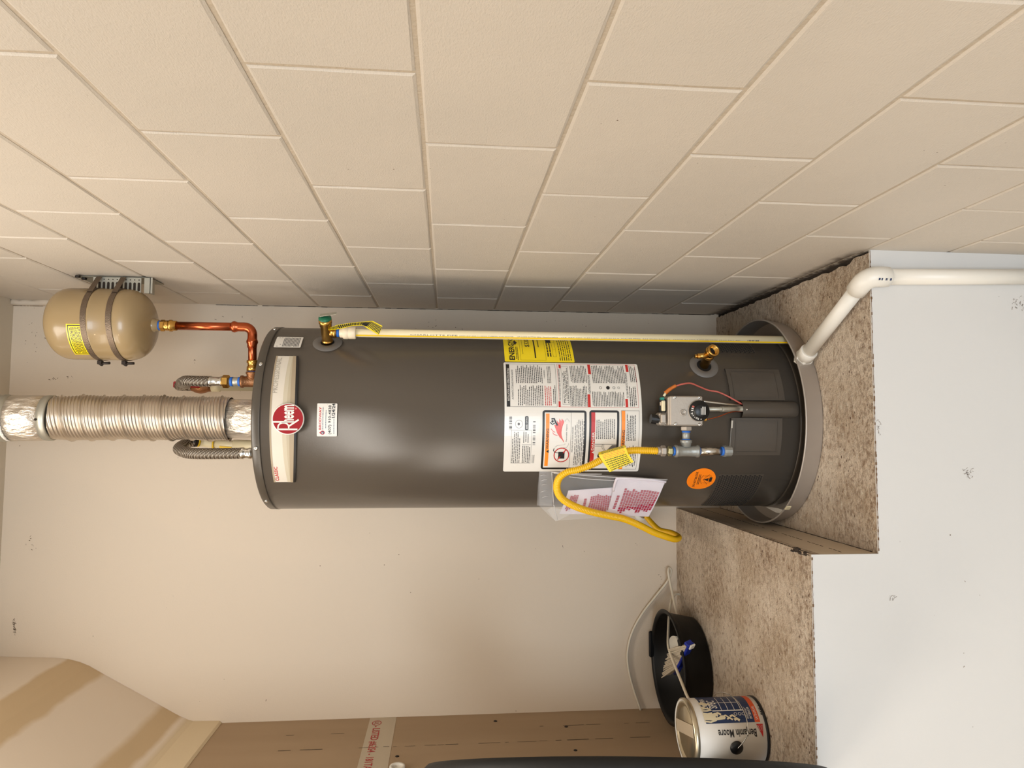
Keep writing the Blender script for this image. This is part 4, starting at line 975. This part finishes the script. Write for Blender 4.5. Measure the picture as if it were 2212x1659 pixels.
def strap(zc, tilt, name):
    vs = []; n = 64
    for i in range(n + 1):
        th = -pi * .78 + 1.56 * pi * i / n; zt2 = zc + tilt * sin(th)
        for hh, dz in ((.0006, -.0075), (.0022, -.0072), (.0022, .0072), (.0006, .0075)): vs.append(on_exp(th * er_, zt2 + dz, hh))
    b = B().add(vs, [(4 * i + k, 4 * i + 4 + k, 4 * i + 5 + k, 4 * i + 1 + k) for i in range(n) for k in range(3)])
    p1 = on_exp(radians(52) * er_, zc + tilt * .8, .0026); w1 = Vector((-.004, EY - .016, zc + .002)); hz = Vector((0, 0, .0072)); oy_ = Vector((0, -.0016, 0))
    b.add([p1 - hz, p1 + hz, w1 + hz, w1 - hz, p1 - hz + oy_, p1 + hz + oy_, w1 + hz + oy_, w1 - hz + oy_], [(0, 1, 2, 3), (4, 7, 6, 5), (0, 3, 7, 4), (1, 5, 6, 2)])
    return b
for (uf, ul, ur) in ((178, 232, 213), (233, 279, 272)):
    zf = P(uf, 701, EY - er_).z; th_l, th_r = -pi / 2, pi / 2; zlft = P(ul, 778, EY).z; tilt = (zf - zlft)
    tilt = .004
    st = lab(strap(zf, tilt, 'strap').build('strap', M_strap, et), 'worn steel band clamp')
    c = on_exp(radians(-88) * er_, zf - tilt - .004, .008)
    b = B().box(c + Vector((0, 0, .004)), (.010, .014, .012), 0, None, .001).tube([c + Vector((-.002, 0, .006)), c + Vector((-.001, -.002, -.022))], .0038, 8).box(c + Vector((-.004, 0, .002)), (.008, .010, .010), 0, Matrix.Rotation(.6, 3, 'Y'), .001)
    b.build('clamp_screw', M_dark, st)
d = Decal(on_exp); a0, a1 = radians(-64) * er_, radians(-8) * er_
za, zb_ = P(188, 712, EY - er_).z, P(141, 712, EY - er_).z; za, zb_ = min(za, zb_), max(za, zb_)
d.rect(a0, za, a1, zb_, 0, .0004, 12); d.frame(a0 + .003, za + .003, a1 - .003, zb_ - .003, 1, .0007, .0022)
d.text('! WARNING', a0 + .010, za + .009, a1 - .010, za + .018, 1, .0008, .02, 180)
d.lines(a0 + .008, za + .020, a1 - .008, zb_ - .008, 8, 1, .0008, .5, .05)
lab(d.build('warning_label', [M_yellow, M_ink], et), 'yellow warning label with black border')
# bracket on the block wall
bz0, bz1 = PX(322, 598, -.003).z, PX(152, 592, -.003).z; by = -.437
bk = thing('mounting_bracket', (-.002, by, (bz0 + bz1) / 2), 'slotted galvanised bracket holding the expansion tank to the block wall', 'bracket')
b = B().box((-.0030, by + .045, (bz0 + bz1) / 2), (.002, .09, bz1 - bz0))
b.build('wall_plate', mat('shaded_zinc', (140, 138, 124), .5, .6), bk)  # darker than the flange, puts a shadow edge into the plate's colour
fz0, fz1 = P(305, 612, by).z, P(201, 612, by).z
b = B(); sl = 11; zs = [fz0 + (fz1 - fz0) * i / sl for i in range(sl + 1)]; x0, x1 = -.0480, -.003
yb = by + .001
b.box(((x0 + x1) / 2, yb, (fz0 + fz1) / 2), (x1 - x0, .002, fz1 - fz0)); b.build('front_flange', M_galv, bk)
b = B()
for i in range(sl):
    zc = (zs[i] + zs[i + 1]) / 2
    q = [(-.030 + .009 * sx + .0035 * cos(a), zc + .0035 * sin(a)) for sx, rng in ((1, range(-90, 91, 30)), (-1, range(90, 271, 30))) for a in [radians(g) for g in rng]]
    b.add([(x, yb - .0014, z) for x, z in q], [tuple(range(len(q)))]); b.add([(-.0105 + .0018 * cos(a), yb - .0014, zc + .0018 * sin(a)) for a in [k * pi / 4 for k in range(8)]], [tuple(range(8))])
o = b.build('slots', M_grime_shade, bk); lab(o, 'row of punched slots')
B().box((-.025, by + .002, bz0 + .006), (.045, .004, .022)).box((-.025, by + .014, bz0 + .001), (.045, .028, .002)).build('end_flange', M_galv, bk)
for (u, v) in ((168, 595), (182, 600)): p = PX(u, v, -.0035); B().hexn((p.x, p.y, p.z), (-1, 0, 0), .007, .006).build('bolt', M_dark, bk)

# ================================================================== COPPER LINE and cold side
CX, CY = TX + .1016, TY + .0; HX = TX - .1016
cl = thing('copper_pipe', (ex, EY, .51), 'copper pipe with elbow joining the tan tank to the heater', 'pipe')
zt0 = ezb - .014; zel = .515
B().tube([(ex, EY, zt0 + .002), (ex, EY, zt0 - .006)], .0135, 20).build('thread_tape', M_blue, cl)
b = B(); b.hexn((ex, EY, zt0 - .004), (0, 0, -1), .0165, .014); b.lathe([(.0140, zt0 - .018), (.0150, zt0 - .024), (.0135, zt0 - .027), (.0168, zt0 - .030), (.0168, zt0 - .036), (.0140, zt0 - .038), (.0140, zt0 - .048), (.011, zt0 - .048)], (ex, EY, 0), (0, 0, 1), 24); b.build('brass_adapter', M_brass, cl)
arc = [Vector((ex - .0225 * (1 - cos(a)), EY, zel + .0225 - .0225 * sin(a))) for a in [i * pi / 16 for i in range(9)]]
tee = Vector((CX, CY, zel))
B().tube([(ex, EY, zt0 - .04), (ex, EY, zel + .03)], .0118, 20).build('vertical_run', M_copper, cl)
b = B(); a_in = [Vector((ex, EY, zel + .058)), Vector((ex, EY, zel + .055)), Vector((ex, EY, zel + .050)), Vector((ex, EY, zel + .046)), Vector((ex, EY, zel + .040)), Vector((ex, EY, zel + .036))]
r_in = [.0128, .0150, .0165, .0150, .0132, .0132]
elb = a_in + arc + [Vector((ex - .034, EY, zel)), Vector((ex - .038, EY, zel)), Vector((ex - .042, EY, zel)), Vector((ex - .047, EY, zel)), Vector((ex - .050, EY, zel)), Vector((ex - .060, EY, zel))]
b.tube(elb, r_in + [.0132] * 9 + [.0132, .0150, .0165, .0150, .0135, .0130], 24); b.build('press_elbow', M_copper, cl)
B().tube([(ex - .03, EY, zel), (tee.x + .045, CY, zel)], .0118, 20).build('horizontal_run', M_copper, cl)
x_ = tee.x
b = B().tube([(x_ + .062, CY, zel), (x_ + .060, CY, zel), (x_ + .054, CY, zel), (x_ + .052, CY, zel), (x_ + .044, CY, zel), (x_ + .042, CY, zel), (x_ + .030, CY, zel)], [.0130, .0162, .0162, .0135, .0135, .0155, .0155], 16); b.build('brass_coupling', M_brass, cl)
B().tube([(x_ + .031, CY, zel), (x_ + .024, CY, zel)], .0125, 16).build('thread_tape', M_blue, cl)
b = B().tube([tee + Vector((.028, 0, 0)), tee + Vector((.022, 0, 0)), tee + Vector((.020, 0, 0)), tee], [.0175, .0175, .0150, .0150], 22)
b.tube([tee + Vector((0, 0, .030)), tee + Vector((0, 0, .024)), tee + Vector((0, 0, .022)), tee + Vector((0, 0, -.022)), tee + Vector((0, 0, -.028))], [.0180, .0180, .0155, .0155, .0175], 22)
lab(b.build('bronze_tee', M_bronze, cl), 'rough bronze tee')
B().tube([tee + Vector((0, 0, -.02)), Vector((CX, CY, ZT + .001))], .0125, 16).build('lower_nipple', M_galv, cl)
# cold connector
cc = thing('flexible_connector', (CX, CY, zel + .03), 'braided steel connector left of the copper pipe, bending back', 'hose', 'braided water connectors above the heater')
z = zel + .028
B().tube([(CX, CY, z - .004), (CX, CY, z + .036)], .0125, 20).build('nipple', M_galv, cc)
for zz_ in (z + .002, z + .024): B().tube([(CX, CY, zz_), (CX, CY, zz_ + .007)], .0135, 20).build('thread_tape', M_blue, cc)
b = B(); b.hexn((CX, CY, z + .034), (0, 0, 1), .0188, .020); b.build('swivel_nut', M_brass, cc)
B().tube([(CX, CY, z + .052), (CX, CY, z + .056), (CX, CY, z + .060), (CX, CY, z + .082), (CX, CY, z + .084), (CX, CY, z + .090)], [.012, .015, .013, .0135, .0155, .0155], 20).build('crimp_sleeve', M_chrome, cc)
zt1 = P(388, 826, CY).z
vv = P(434, 835, -.13)
pth = [Vector((CX, CY, z + .088)), Vector((CX, CY, zt1 - .05)), Vector((CX + .001, CY + .006, zt1 - .015)), Vector((CX, CY + .05, zt1 + .010)), P(392, 827, CY + .13), P(402, 830, CY + .20), vv + Vector((0, -.02, .06)), vv + Vector((0, 0, .030))]
B().tube(smooth(pth, 8), .0150, 20).build('braided_tube', M_braid, cc)
bv = thing('ball_valve', vv, 'brass stop valve with red lever tip behind the cold connector', 'valve')
B().tube([vv + Vector((0, 0, .034)), vv + Vector((0, 0, .022)), vv + Vector((0, 0, .014)), vv, vv + Vector((0, 0, -.014)), vv + Vector((0, 0, -.022)), vv + Vector((0, 0, -.036))], [.014, .017, .021, .0235, .021, .017, .0155], 20).build('valve_body', M_bronze, bv)
B().tube([vv, vv + Vector((0, -.030, 0))], .008, 12).build('valve_stem', M_brass, bv)
ha, hb = vv + Vector((.002, -.030, -.006)), P(374, 830.5, vv.y - .032)
b = B(); t_ = (hb - ha).normalized(); sd = t_.cross(Vector((0, 1, 0))).normalized() * .010; vs = []
for f, k in ((0, .8), (.8, .8), (.9, 1), (.97, 1), (1, .7)):
    c_ = ha.lerp(hb, f); vs += [c_ - sd * k, c_ + sd * k, c_ + sd * k + Vector((0, .004, 0)), c_ - sd * k + Vector((0, .004, 0))]
b.add(vs, [(4 * i + k, 4 * i + 4 + k, 4 * i + 4 + (k + 1) % 4, 4 * i + (k + 1) % 4) for i in range(4) for k in range(4)] + [(0, 1, 2, 3), (16, 19, 18, 17)]); lab(b.build('lever_handle', M_redh, bv), 'red lever handle')
cv = thing('supply_pipe', (vv.x, vv.y, .5), 'cream plastic supply pipe below the brass stop valve', 'pipe')
B().tube([vv + Vector((0, 0, -.034)), vv + Vector((0, 0, -.060)), vv + Vector((0, 0, -.061)), vv + Vector((0, 0, -.20))], [.0165, .0165, .0130, .0130], 18).build('tube', M_cpvc, cv)
q = vv + Vector((0, 0, -.19)); B().tube([q, q + Vector((0, 0, -.03))] + [q + Vector((0, .03 * (1 - cos(a)), -.03 - .03 * sin(a))) for a in [k * pi / 10 for k in range(1, 6)]] + [Vector((q.x, -.001, q.z - .06))], .0165, 18).build('elbow', M_cpvc, cv)
B().lathe([(.034, -.001), (.032, -.005), (.017, -.008), (0, -.008)], (q.x, 0, q.z - .06), (0, 1, 0), 28).build('wall_flange', M_pvc, cv)
# hot connector
hc = thing('flexible_connector', (HX, CY, ZT), 'braided steel connector left of the silver vent duct, hooking back', 'hose', 'braided water connectors above the heater')
B().tube([(HX, CY, ZT + .002), (HX, CY, ZT + .05)], .0128, 20).build('nipple', M_galv, hc)
z = .505
B().tube([(HX, CY, ZT + .04), (HX, CY, z + .002), (HX, CY, z + .004), (HX, CY, z + .012), (HX, CY, z + .016), (HX, CY, z + .024), (HX, CY, z + .028), (HX, CY, z + .036)], [.0135, .0135, .0160, .0160, .0140, .0140, .0172, .0165], 22).build('crimp_sleeve', M_chrome, hc)
zt2 = P(386, 978, CY).z; e_ = P(421, 953.5, CY + .15)
ht_ = smooth([Vector((HX, CY, z + .03)), Vector((HX - .001, CY, zt2 - .10)), Vector((HX - .001, CY + .004, zt2 - .045)), Vector((HX + .001, CY + .026, zt2 - .010)), P(386, 970, CY + .07), P(396, 961, CY + .115), P(410, 955.5, CY + .142), e_], 7)
B().tube(ht_, .0158, 20).build('braided_tube', M_braid, hc)
cp_ = thing('supply_pipe', (e_.x, e_.y, .52), 'cream plastic supply pipe with yellow collars behind the hot connector', 'pipe')
k0, k1, k2, k3, k4 = P(428, 952.5, CY + .158), P(442, 954, CY + .168), P(462, 958, CY + .17), P(505, 961, CY + .17), P(560, 963, CY + .17)
dd = (k1 - k0).normalized()
for q in (e_, e_.lerp(k0, .5)): B().tube([q - dd * .004, q + dd * .003], .0168, 18).build('dark_ring', M_dark, cp_)
B().tube([e_, k0], .0155, 18).build('coupling', M_bronze, cp_)
B().tube([k0 - dd * .003, k0 + dd * .004], .0178, 18).build('yellow_collar', M_ystripe, cp_)
B().tube(smooth([k0, k1, k2], 6), .0160, 18).build('elbow', M_cpvc, cp_)
B().tube([k2, k2.lerp(k3, .06)], .0172, 18).build('yellow_collar', M_ystripe, cp_)
B().tube([k2, k3, k4], .0135, 18).build('tube', M_cpvc, cp_)
t3 = (k4 - k3).normalized(); B().tube([k3, k4, k4 + t3 * .01, k4 + t3 * .02 + Vector((0, .01, 0)), Vector((k4.x, -.001, k4.z - .03))], .0162, 18).build('lower_elbow', M_cpvc, cp_)
B().add([k2.lerp(k3, .35) + Vector((-.012, -.0128, 0)), k2.lerp(k3, .95) + Vector((-.012, -.0128, 0)), k2.lerp(k3, .95) + Vector((-.006, -.0138, 0)), k2.lerp(k3, .35) + Vector((-.006, -.0138, 0))], [(0, 1, 2, 3)]).build('yellow_tag', M_ystripe, cp_)

# ================================================================== VENT DUCT
vd = thing('vent_duct', (TX - .003, TY, ZT), 'silver flexible vent duct rising from the heater to the ceiling', 'duct')
vx, vy = TX - .004, TY
B().tube([(vx, vy, ZT + .002), (vx, vy, .5), (vx, vy, .585)], [.0545, .0550, .0560], 48).build('foil_tape_base', M_foil, vd)
# corrugated section
zf0, zf1 = P(483, 905, vy).z, P(124, 905, vy - .03).z
ctr = smooth([Vector((vx, vy, zf0 - .02)), Vector((vx + .001, vy, .70)), Vector((vx + .001, vy - .006, .85)), Vector((vx, vy - .018, zf1 - .05)), Vector((vx - .001, vy - .030, zf1 + .01))], 12)
pts = resample(ctr, .0011); N_ = len(pts); n = 56; vs = []; T_ = []
for i in range(N_):
    a = pts[max(0, i - 1)]; b_ = pts[min(N_ - 1, i + 1)]; T_.append((b_ - a).normalized())
u_ = Vector((1, 0, 0)); Ltot = N_ * .0011
for i in range(N_):
    u_ = (u_ - T_[i] * u_.dot(T_[i])).normalized(); w_ = T_[i].cross(u_); s_ = i * .0011
    for j in range(n):
        a = 2 * pi * j / n; ph = s_ / .052 - j / n; f = ph - math.floor(ph)
        fine = .0015 * cos(2 * pi * ph * 6.0); seam = .0034 * math.exp(-((f - .5) / .04) ** 2) - .0016 * math.exp(-((f - .6) / .03) ** 2)
        wv = .0012 * sin(s_ * 37 + 2 * a) + .0008 * sin(s_ * 71 - a)
        vs.append(pts[i] + (u_ * cos(a) + w_ * sin(a)) * (.0595 + fine + seam + wv + .001 * sin(s_ / Ltot * pi)))
b = B().add(vs, [(i * n + j, i * n + (j + 1) % n, (i + 1) * n + (j + 1) % n, (i + 1) * n + j) for i in range(N_ - 1) for j in range(n)], 0, True)
lab(b.build('corrugated_duct', M_duct, vd), 'ribbed flexible aluminium tube')
t_ = T_[-1]; e_ = pts[-1]; tl = Vector((-.012, -.05, 1)).normalized()
B().tube([e_ - tl * .004, e_ + tl * .0, e_ + tl * .008, e_ + tl * .018], [.060, .0622, .0622, .0612], 48).build('clamp_band', M_galv, vd)
p = e_ + tl * .012; B().lathe([(.0032, 0), (.003, .002), (0, .0026)], p + Vector((-.005, -.0622, 0)), (0, -1, 0), 10).build('screw', M_dark, vd)
B().tube([e_ + tl * .016, e_ + tl * .05, e_ + tl * .085, e_ + tl * .102], [.0612, .0622, .0620, .0625], 48).build('foil_tape_top', M_foil, vd)
u2 = e_ + tl * .10
B().tube([u2, u2 + tl * .012, u2 + tl * .015, u2 + tl * .019, u2 + tl * .023, u2 + tl * .034, u2 + tl * .038, u2 + tl * .042], [.0625, .0625, .0645, .0645, .0625, .0632, .0650, .0632], 48).build('beaded_collar', M_galv, vd)
u3 = u2 + tl * .04; d2 = Vector((-.05, .06, 1)).normalized()
B().tube([u3, u3 + d2 * .05, Vector((u3.x - .012, u3.y + .02, ZC - .001))], [.0632, .0640, .0640], 48).build('steel_duct', M_galv, vd)
def on_col(a, t, h): r_ = .0630 + h; th = a / .0630; c_ = u2 + tl * t; return Vector((c_.x + r_ * sin(th), c_.y - r_ * cos(th), c_.z))
d = Decal(on_col); vs = []
for i in range(13): a = radians(-76 + 80 * i / 12) * .063; zz2 = .002 - .002 * ((i - 12) / 12) ** 2; vs += [on_col(a, zz2 - .0045, .0008), on_col(a, zz2 + .0045, .0008)]
d.add(vs, [(2 * i, 2 * i + 2, 2 * i + 3, 2 * i + 1) for i in range(12)], 0); d.text('AIRFLOW  DIRECTION UP', radians(-72) * .063, -.0045 - .0005, radians(0) * .063, -.0008, 1, .0012, .0)
lab(d.build('duct_label', [M_white, M_inkg], vd), 'narrow white paper label')

# ================================================================== PVC DRAIN from the pan
dr = thing('drain_pipe', PZ(1722, 775, -.98), 'white plastic drain pipe running from the pan over the platform edge', 'pipe')
E1 = P(1872, 604, YF - .0215); E1 = Vector((-.068, YF - .0225, ZL + .021))
A_ = Vector((TX, TY, 0)); pth_ = TC(1728, 775, .303)[0]; S_ = cyl(pth_, ZL + .027, .301)
PR = .0180
S_ = cyl(radians(33.2), ZL + .026, .300); dirp = (E1 - S_).normalized()
B().tube([S_ - dirp * .010, S_ + dirp * .010], .0245, 6, 0, True, False).build('hex_shoulder', M_pvc, dr)
B().tube([S_ + dirp * .008, S_ + dirp * .034, S_ + dirp * .036], [.0228, .0228, .0215], 28).build('socket_adapter', M_pvc, dr)
B().tube([S_ + dirp * .03, E1 - dirp * .030], PR, 28).build('sloping_pipe', M_pvc, dr)
dn_ = Vector((.004, .0, -1)).normalized()
el = [E1 - dirp * .052, E1 - dirp * .050, E1 - dirp * .028] + [((E1 - dirp * .028) * (1 - t) ** 2 + (E1) * 2 * t * (1 - t) + (E1 + dn_ * .028) * t * t) for t in (.2, .4, .6, .8)] + [E1 + dn_ * .028, E1 + dn_ * .050, E1 + dn_ * .052]
eo = B().tube(el, [.0200, .0232, .0236, .0238, .0238, .0238, .0238, .0236, .0232, .0200], 30).build('elbow', M_pvc, dr)
def on_elb(a, t, h): th = a / .0234; return Vector((E1.x + (.0236 + h) * sin(th), E1.y - (.0236 + h) * cos(th), E1.z + t))
d = Decal(on_elb); d.barcode(-.013, -.045, -.008, -.014, 0, .0006, 't', 16); d.build('stamp', M_navy, eo)
B().tube([E1 + dn_ * .03, Vector((E1.x + .012, E1.y, ZG + .0005))], PR, 28).build('down_pipe', M_pvc, dr)

# ================================================================== ITEMS ON THE LEFT SHELF
# black round tub
tc_ = Vector((-1.193, -.186, ZS)); 
tub = thing('drain_tub', tc_, 'shallow round black plastic tub on the shelf by the back wall', 'tub')
b = B().lathe([(.0, .001), (.145, .001), (.150, .004), (.166, .080), (.168, .092), (.176, .094), (.178, .098), (.174, .100), (.166, .099), (.162, .092), (.148, .010), (.0, .006)], tc_, (0, 0, 1), 72)
tb = b.build('tub_wall', M_tub, tub)
B().box(tc_ + Vector((.02, .168, .094)), (.09, .012, .030), 0, None, .004).build('grip', M_tub, tub)
B().box(tc_ + Vector((.10, -.128, .094)), (.05, .014, .014), 0, Matrix.Rotation(.66, 3, 'Z'), .003).build('pour_lip', M_tub, tub)
# white cup
q = PZ(1458, 1380, ZS + .055); q = Vector((-1.135, -.150, ZS + .007))
cup = B().lathe([(.0, 0), (.020, 0), (.024, .062), (.0225, .062), (.019, .003), (0, .003)], q + Vector((0, 0, .006)), (.15, -.35, 1), 28).build('paint_cup', M_pvc, None, q + Vector((0, 0, .006)))
tag(cup, 'small white cup standing in the black tub', 'cup')
# brush: bristle block, blue ferrule and handle
fu = P(1480, 1420, -.30); br = thing('brush', fu, 'wide blue-handled brush with pale bristles lying in the tub', 'brush')
R0, R1 = P(1491, 1391, -.352), P(1466, 1440, -.290)
T0, T1 = P(1452, 1400, -.290), P(1438, 1460, -.215)
wdir = (R1 - R0).normalized(); bdir = ((T0 + T1) / 2 - (R0 + R1) / 2).normalized(); tdir = wdir.cross(bdir).normalized(); bdir = tdir.cross(wdir)
b = B(); r2 = random.Random(6); nb = 26
for i in range(nb):
    for k in range(7):
        f = (i + .5) / nb; g = (k + .5) / 7 - .5
        p0 = R0.lerp(R1, f) + tdir * (g * .020); p1 = T0.lerp(T1, f) + tdir * (g * .036) + Vector((r2.uniform(-.002, .002), r2.uniform(-.002, .002), r2.uniform(-.003, .003)))
        b.tube([p0, p0.lerp(p1, .6), p1], [.0018, .0024, .0016], 5, 0, True, False)
bo_ = b.build('bristles', M_bristle, br); bo_['kind'] = 'stuff'
rm = Matrix((wdir, tdir, bdir)).transposed(); L_ = (R1 - R0).length
lab(B().box((R0 + R1) / 2 - bdir * .003, (L_ + .006, .026, .008), 0, rm, .002).box(R0 + wdir * .004 + bdir * .004, (.010, .026, .018), 0, rm, .002).build('brush_head', M_blueh, br), 'blue plastic brush head')
lab(B().box(R0 - bdir * .009 + wdir * .002, (.018, .020, .006), 0, rm, .002).build('white_end', M_pvc, br), 'white end cap')
hs = R1 - bdir * .004
B().tube([hs - wdir * .01, hs + wdir * .02 + Vector((0, .01, -.006)), hs + wdir * .055 + Vector((0, .05, -.02))], [.007, .0075, .0065], 10).build('handle', M_blueh, br)
# white cable
cb = smooth([P(1384, 1534, -.010), P(1366, 1480, -.009), P(1357, 1440, -.009), P(1356, 1405, -.009), P(1366, 1365, -.010), P(1388, 1325, -.012), P(1415, 1290, -.015), P(1436, 1264, -.018), P(1446, 1248, -.022), P(1450, 1233, -.022), P(1445.5, 1227, -.022), P(1443.5, 1236, -.030), P(1447, 1256, -.040), P(1453, 1285, -.07), P(1460, 1320, -.13), P(1467, 1352, -.20), P(1473, 1380, -.27), P(1476, 1396, -.30)], 8)
o = B().tube(cb, .0042, 10).build('cable', M_cable, None, cb[0]); tag(o, 'white cable hung on the back wall and looped into the tub', 'cable')
cb = smooth([P(1470, 1314, -.03), P(1474, 1304, -.028), P(1475, 1292, -.028), P(1468, 1284, -.028), P(1459, 1284, -.035), P(1451, 1296, -.06), P(1446, 1320, -.11), P(1444, 1355, -.18), P(1443, 1390, -.26), P(1448, 1412, -.30), P(1458, 1438, -.345), P(1470, 1468, -.40), P(1482, 1498, -.455), P(1493, 1521, -.50)], 8)
o = B().tube(cb, .0042, 10).build('cable', M_cable, None, cb[0]); tag(o, 'white cable crossing the tub towards the paint can', 'cable')
# paint can
CR, CH = .082, .193
pc2 = Vector((-1.214, -.628, ZS + .001)); can = thing('paint_can', pc2, 'white metal paint can with navy and orange label on the shelf', 'paint can')
B().lathe([(.0, 0), (CR - .002, 0), (CR, .002), (CR, CH - .010), (CR - .0005, CH - .008), (CR, CH - .006), (CR, CH - .002), (CR - .0015, CH), (CR - .004, CH), (CR - .006, CH - .006)], pc2, (0, 0, 1), 72).build('can_body', M_canw, can)
lab(B().lathe([(CR - .006, CH - .007), (CR - .007, CH - .001), (CR - .012, CH - .001), (CR - .014, CH - .009), (CR - .018, CH - .009), (CR - .020, CH - .004), (0, CH - .004)], pc2, (0, 0, 1), 72).build('can_lid', M_rim, can), 'steel press-in lid')
B().lathe([(CR + .0005, .0), (CR + .002, .001), (CR + .002, .005), (CR + .0003, .007)], pc2, (0, 0, 1), 72).build('bottom_rim', M_black, can)
B().lathe([(CR + .0002, CH - .012), (CR + .0018, CH - .009), (CR + .0018, CH - .002), (CR - .002, CH + .001)], pc2, (0, 0, 1), 72).build('top_rim', M_rim, can)
def on_can(a, t, h): th = a / CR; return pc2 + Vector(((CR + .0004 + h) * sin(th), -(CR + .0004 + h) * cos(th), t))
dv_ = lambda g: radians(g) * CR
d = Decal(on_can); a0, a1 = dv_(36), dv_(118)
d.rect(a0, .032, a1, .160, 0, .0003, 14); d.rect(a0, .018, a1, .0315, 1, .0003, 14)      # navy, orange
d.text('SATIN/PEARL', dv_(40), .0215, dv_(66), .0285, 2, .0008, .0)
d.text('INTERIOR', dv_(42), .036, dv_(64), .043, 2, .0008, .01); d.lines(dv_(42), .045, dv_(64), .050, 2, 2, .0008)
for z_ in (.058, .075, .092, .109): d.rect(dv_(58), z_, dv_(96), z_ + .0015, 2, .0008, 4)
d.rect(dv_(57), .052, dv_(59), .135, 2, .0008); d.rect(dv_(76), .052, dv_(77), .135, 2, .0008)
for z_ in (.056, .066, .077): d.disc(dv_(51), z_, .0042, .0042, 2, .0008, 14, .75)
d.text('SPEC', dv_(63), .118, dv_(84), .140, 2, .0008, .02, 0); d.text('ULTRA', dv_(63), .143, dv_(90), .156, 2, .0008, .02)
d.text('Benjamin Moore', dv_(13), .033, dv_(30), .133, 3, .0005, .016, 90)
for q in range(14):
    f = q / 14; a0_, a1_ = dv_(33 - 21 * f), dv_(33 - 21 * (f + 1 / 14)); d.rect(a0_, .013 + .0045 * f, a1_, .030 - .0125 * f, 4, .0004); d.stroke([(dv_(31), .016), (dv_(22), .018), (dv_(31), .0215), (dv_(22), .0225), (dv_(31), .027)], .0016, 2, .0009)
d.text('BASE 1', dv_(48), .005, dv_(66), .011, 3, .0005, .01)
can_l = lab(d.build('can_label', [M_navy, mat('can_orange', (222, 84, 34), .4), M_canw, M_ink, M_red], can), 'navy and orange paint label')
d = Decal(on_can); r2 = random.Random(9)                      # cream paint drips smeared over the label
for i in range(9):
    a = dv_(40 + i * 4.6 + r2.uniform(-2, 2)); t = .163; L = r2.uniform(.012, .045) * (1.3 if i < 4 else .7)
    d.stroke([(a, t), (a + r2.uniform(-.003, .003), t - L * .5), (a + r2.uniform(-.003, .003), t - L)], r2.uniform(.004, .009), 0, .0012 + i * .00002)
for i in range(7): a = dv_(43 + i * 1.2 + r2.uniform(-3, 3)); t = .085 + i * .009; d.stroke([(a, t), (a + .003, t - .007), (a - .002, t - .014)], r2.uniform(.004, .008), 0, .0014 + i * .00002)
lab(d.build('paint_drips', M_cream, can), 'dried cream paint smears')
lab(B().box(pc2 + Vector((.012, .0, CH + .0005)), (.030, .130, .0012), 0, Matrix.Rotation(.25, 3, 'Z')).build('lid_note', M_wood, can), 'paper note stuck to the lid')
eh = on_can(dv_(-4), .088, .0); en_ = Vector((sin(radians(-4)), -cos(radians(-4)), 0))
B().lathe([(.017, 0), (.016, .003), (.005, .006), (0, .006)], eh, en_, 24).build('bail_ear', M_black, can)
bp = [eh + en_ * .005, on_can(dv_(8), .073, .010), on_can(dv_(20), .062, .014), on_can(dv_(36), .058, .014), on_can(dv_(58), .060, .013), on_can(dv_(80), .068, .012), on_can(dv_(105), .080, .011), on_can(dv_(135), .088, .010), on_can(dv_(165), .088, .006)]
B().tube(smooth(bp, 6), .0013, 8).build('wire_handle', M_chrome, can)
# big black tyre standing at the left, seen almost along its plane
ty = thing('tyre', (-1.1844, -.9093, ZS), 'large thin black rubber tyre ring standing on the shelf edge beside the paint can', 'tyre')
ph, ln, TRr = .4806, -.0541, .4334
axv = Vector((cos(ph) * cos(ln), sin(ph) * cos(ln), sin(ln))); tv = Vector((-sin(ph), cos(ph), 0)); upv = axv.cross(tv)
prf = [(r_ - .0326, h_) for r_, h_ in ((.33, -.015), (.335, -.0185), (.37, -.0205), (.43, -.0203), (.456, -.0185), (.464, -.011), (.466, 0), (.464, .011), (.456, .0185), (.43, .0203), (.37, .0205), (.335, .0185), (.33, .015))]
tcn = Vector((-1.1844, -.9093, ZS + TRr + .0015)); n = 120; vs = []
for (r_, h) in prf: vs += [tcn + axv * h + (tv * cos(2 * pi * j / n) + upv * sin(2 * pi * j / n)) * r_ for j in range(n)]
k_ = len(prf)
B().add(vs, [(i * n + j, i * n + (j + 1) % n, (i + 1) * n + (j + 1) % n, (i + 1) * n + j) for i in range(k_ - 1) for j in range(n)], 0, True).build('tread', M_blackm, ty)
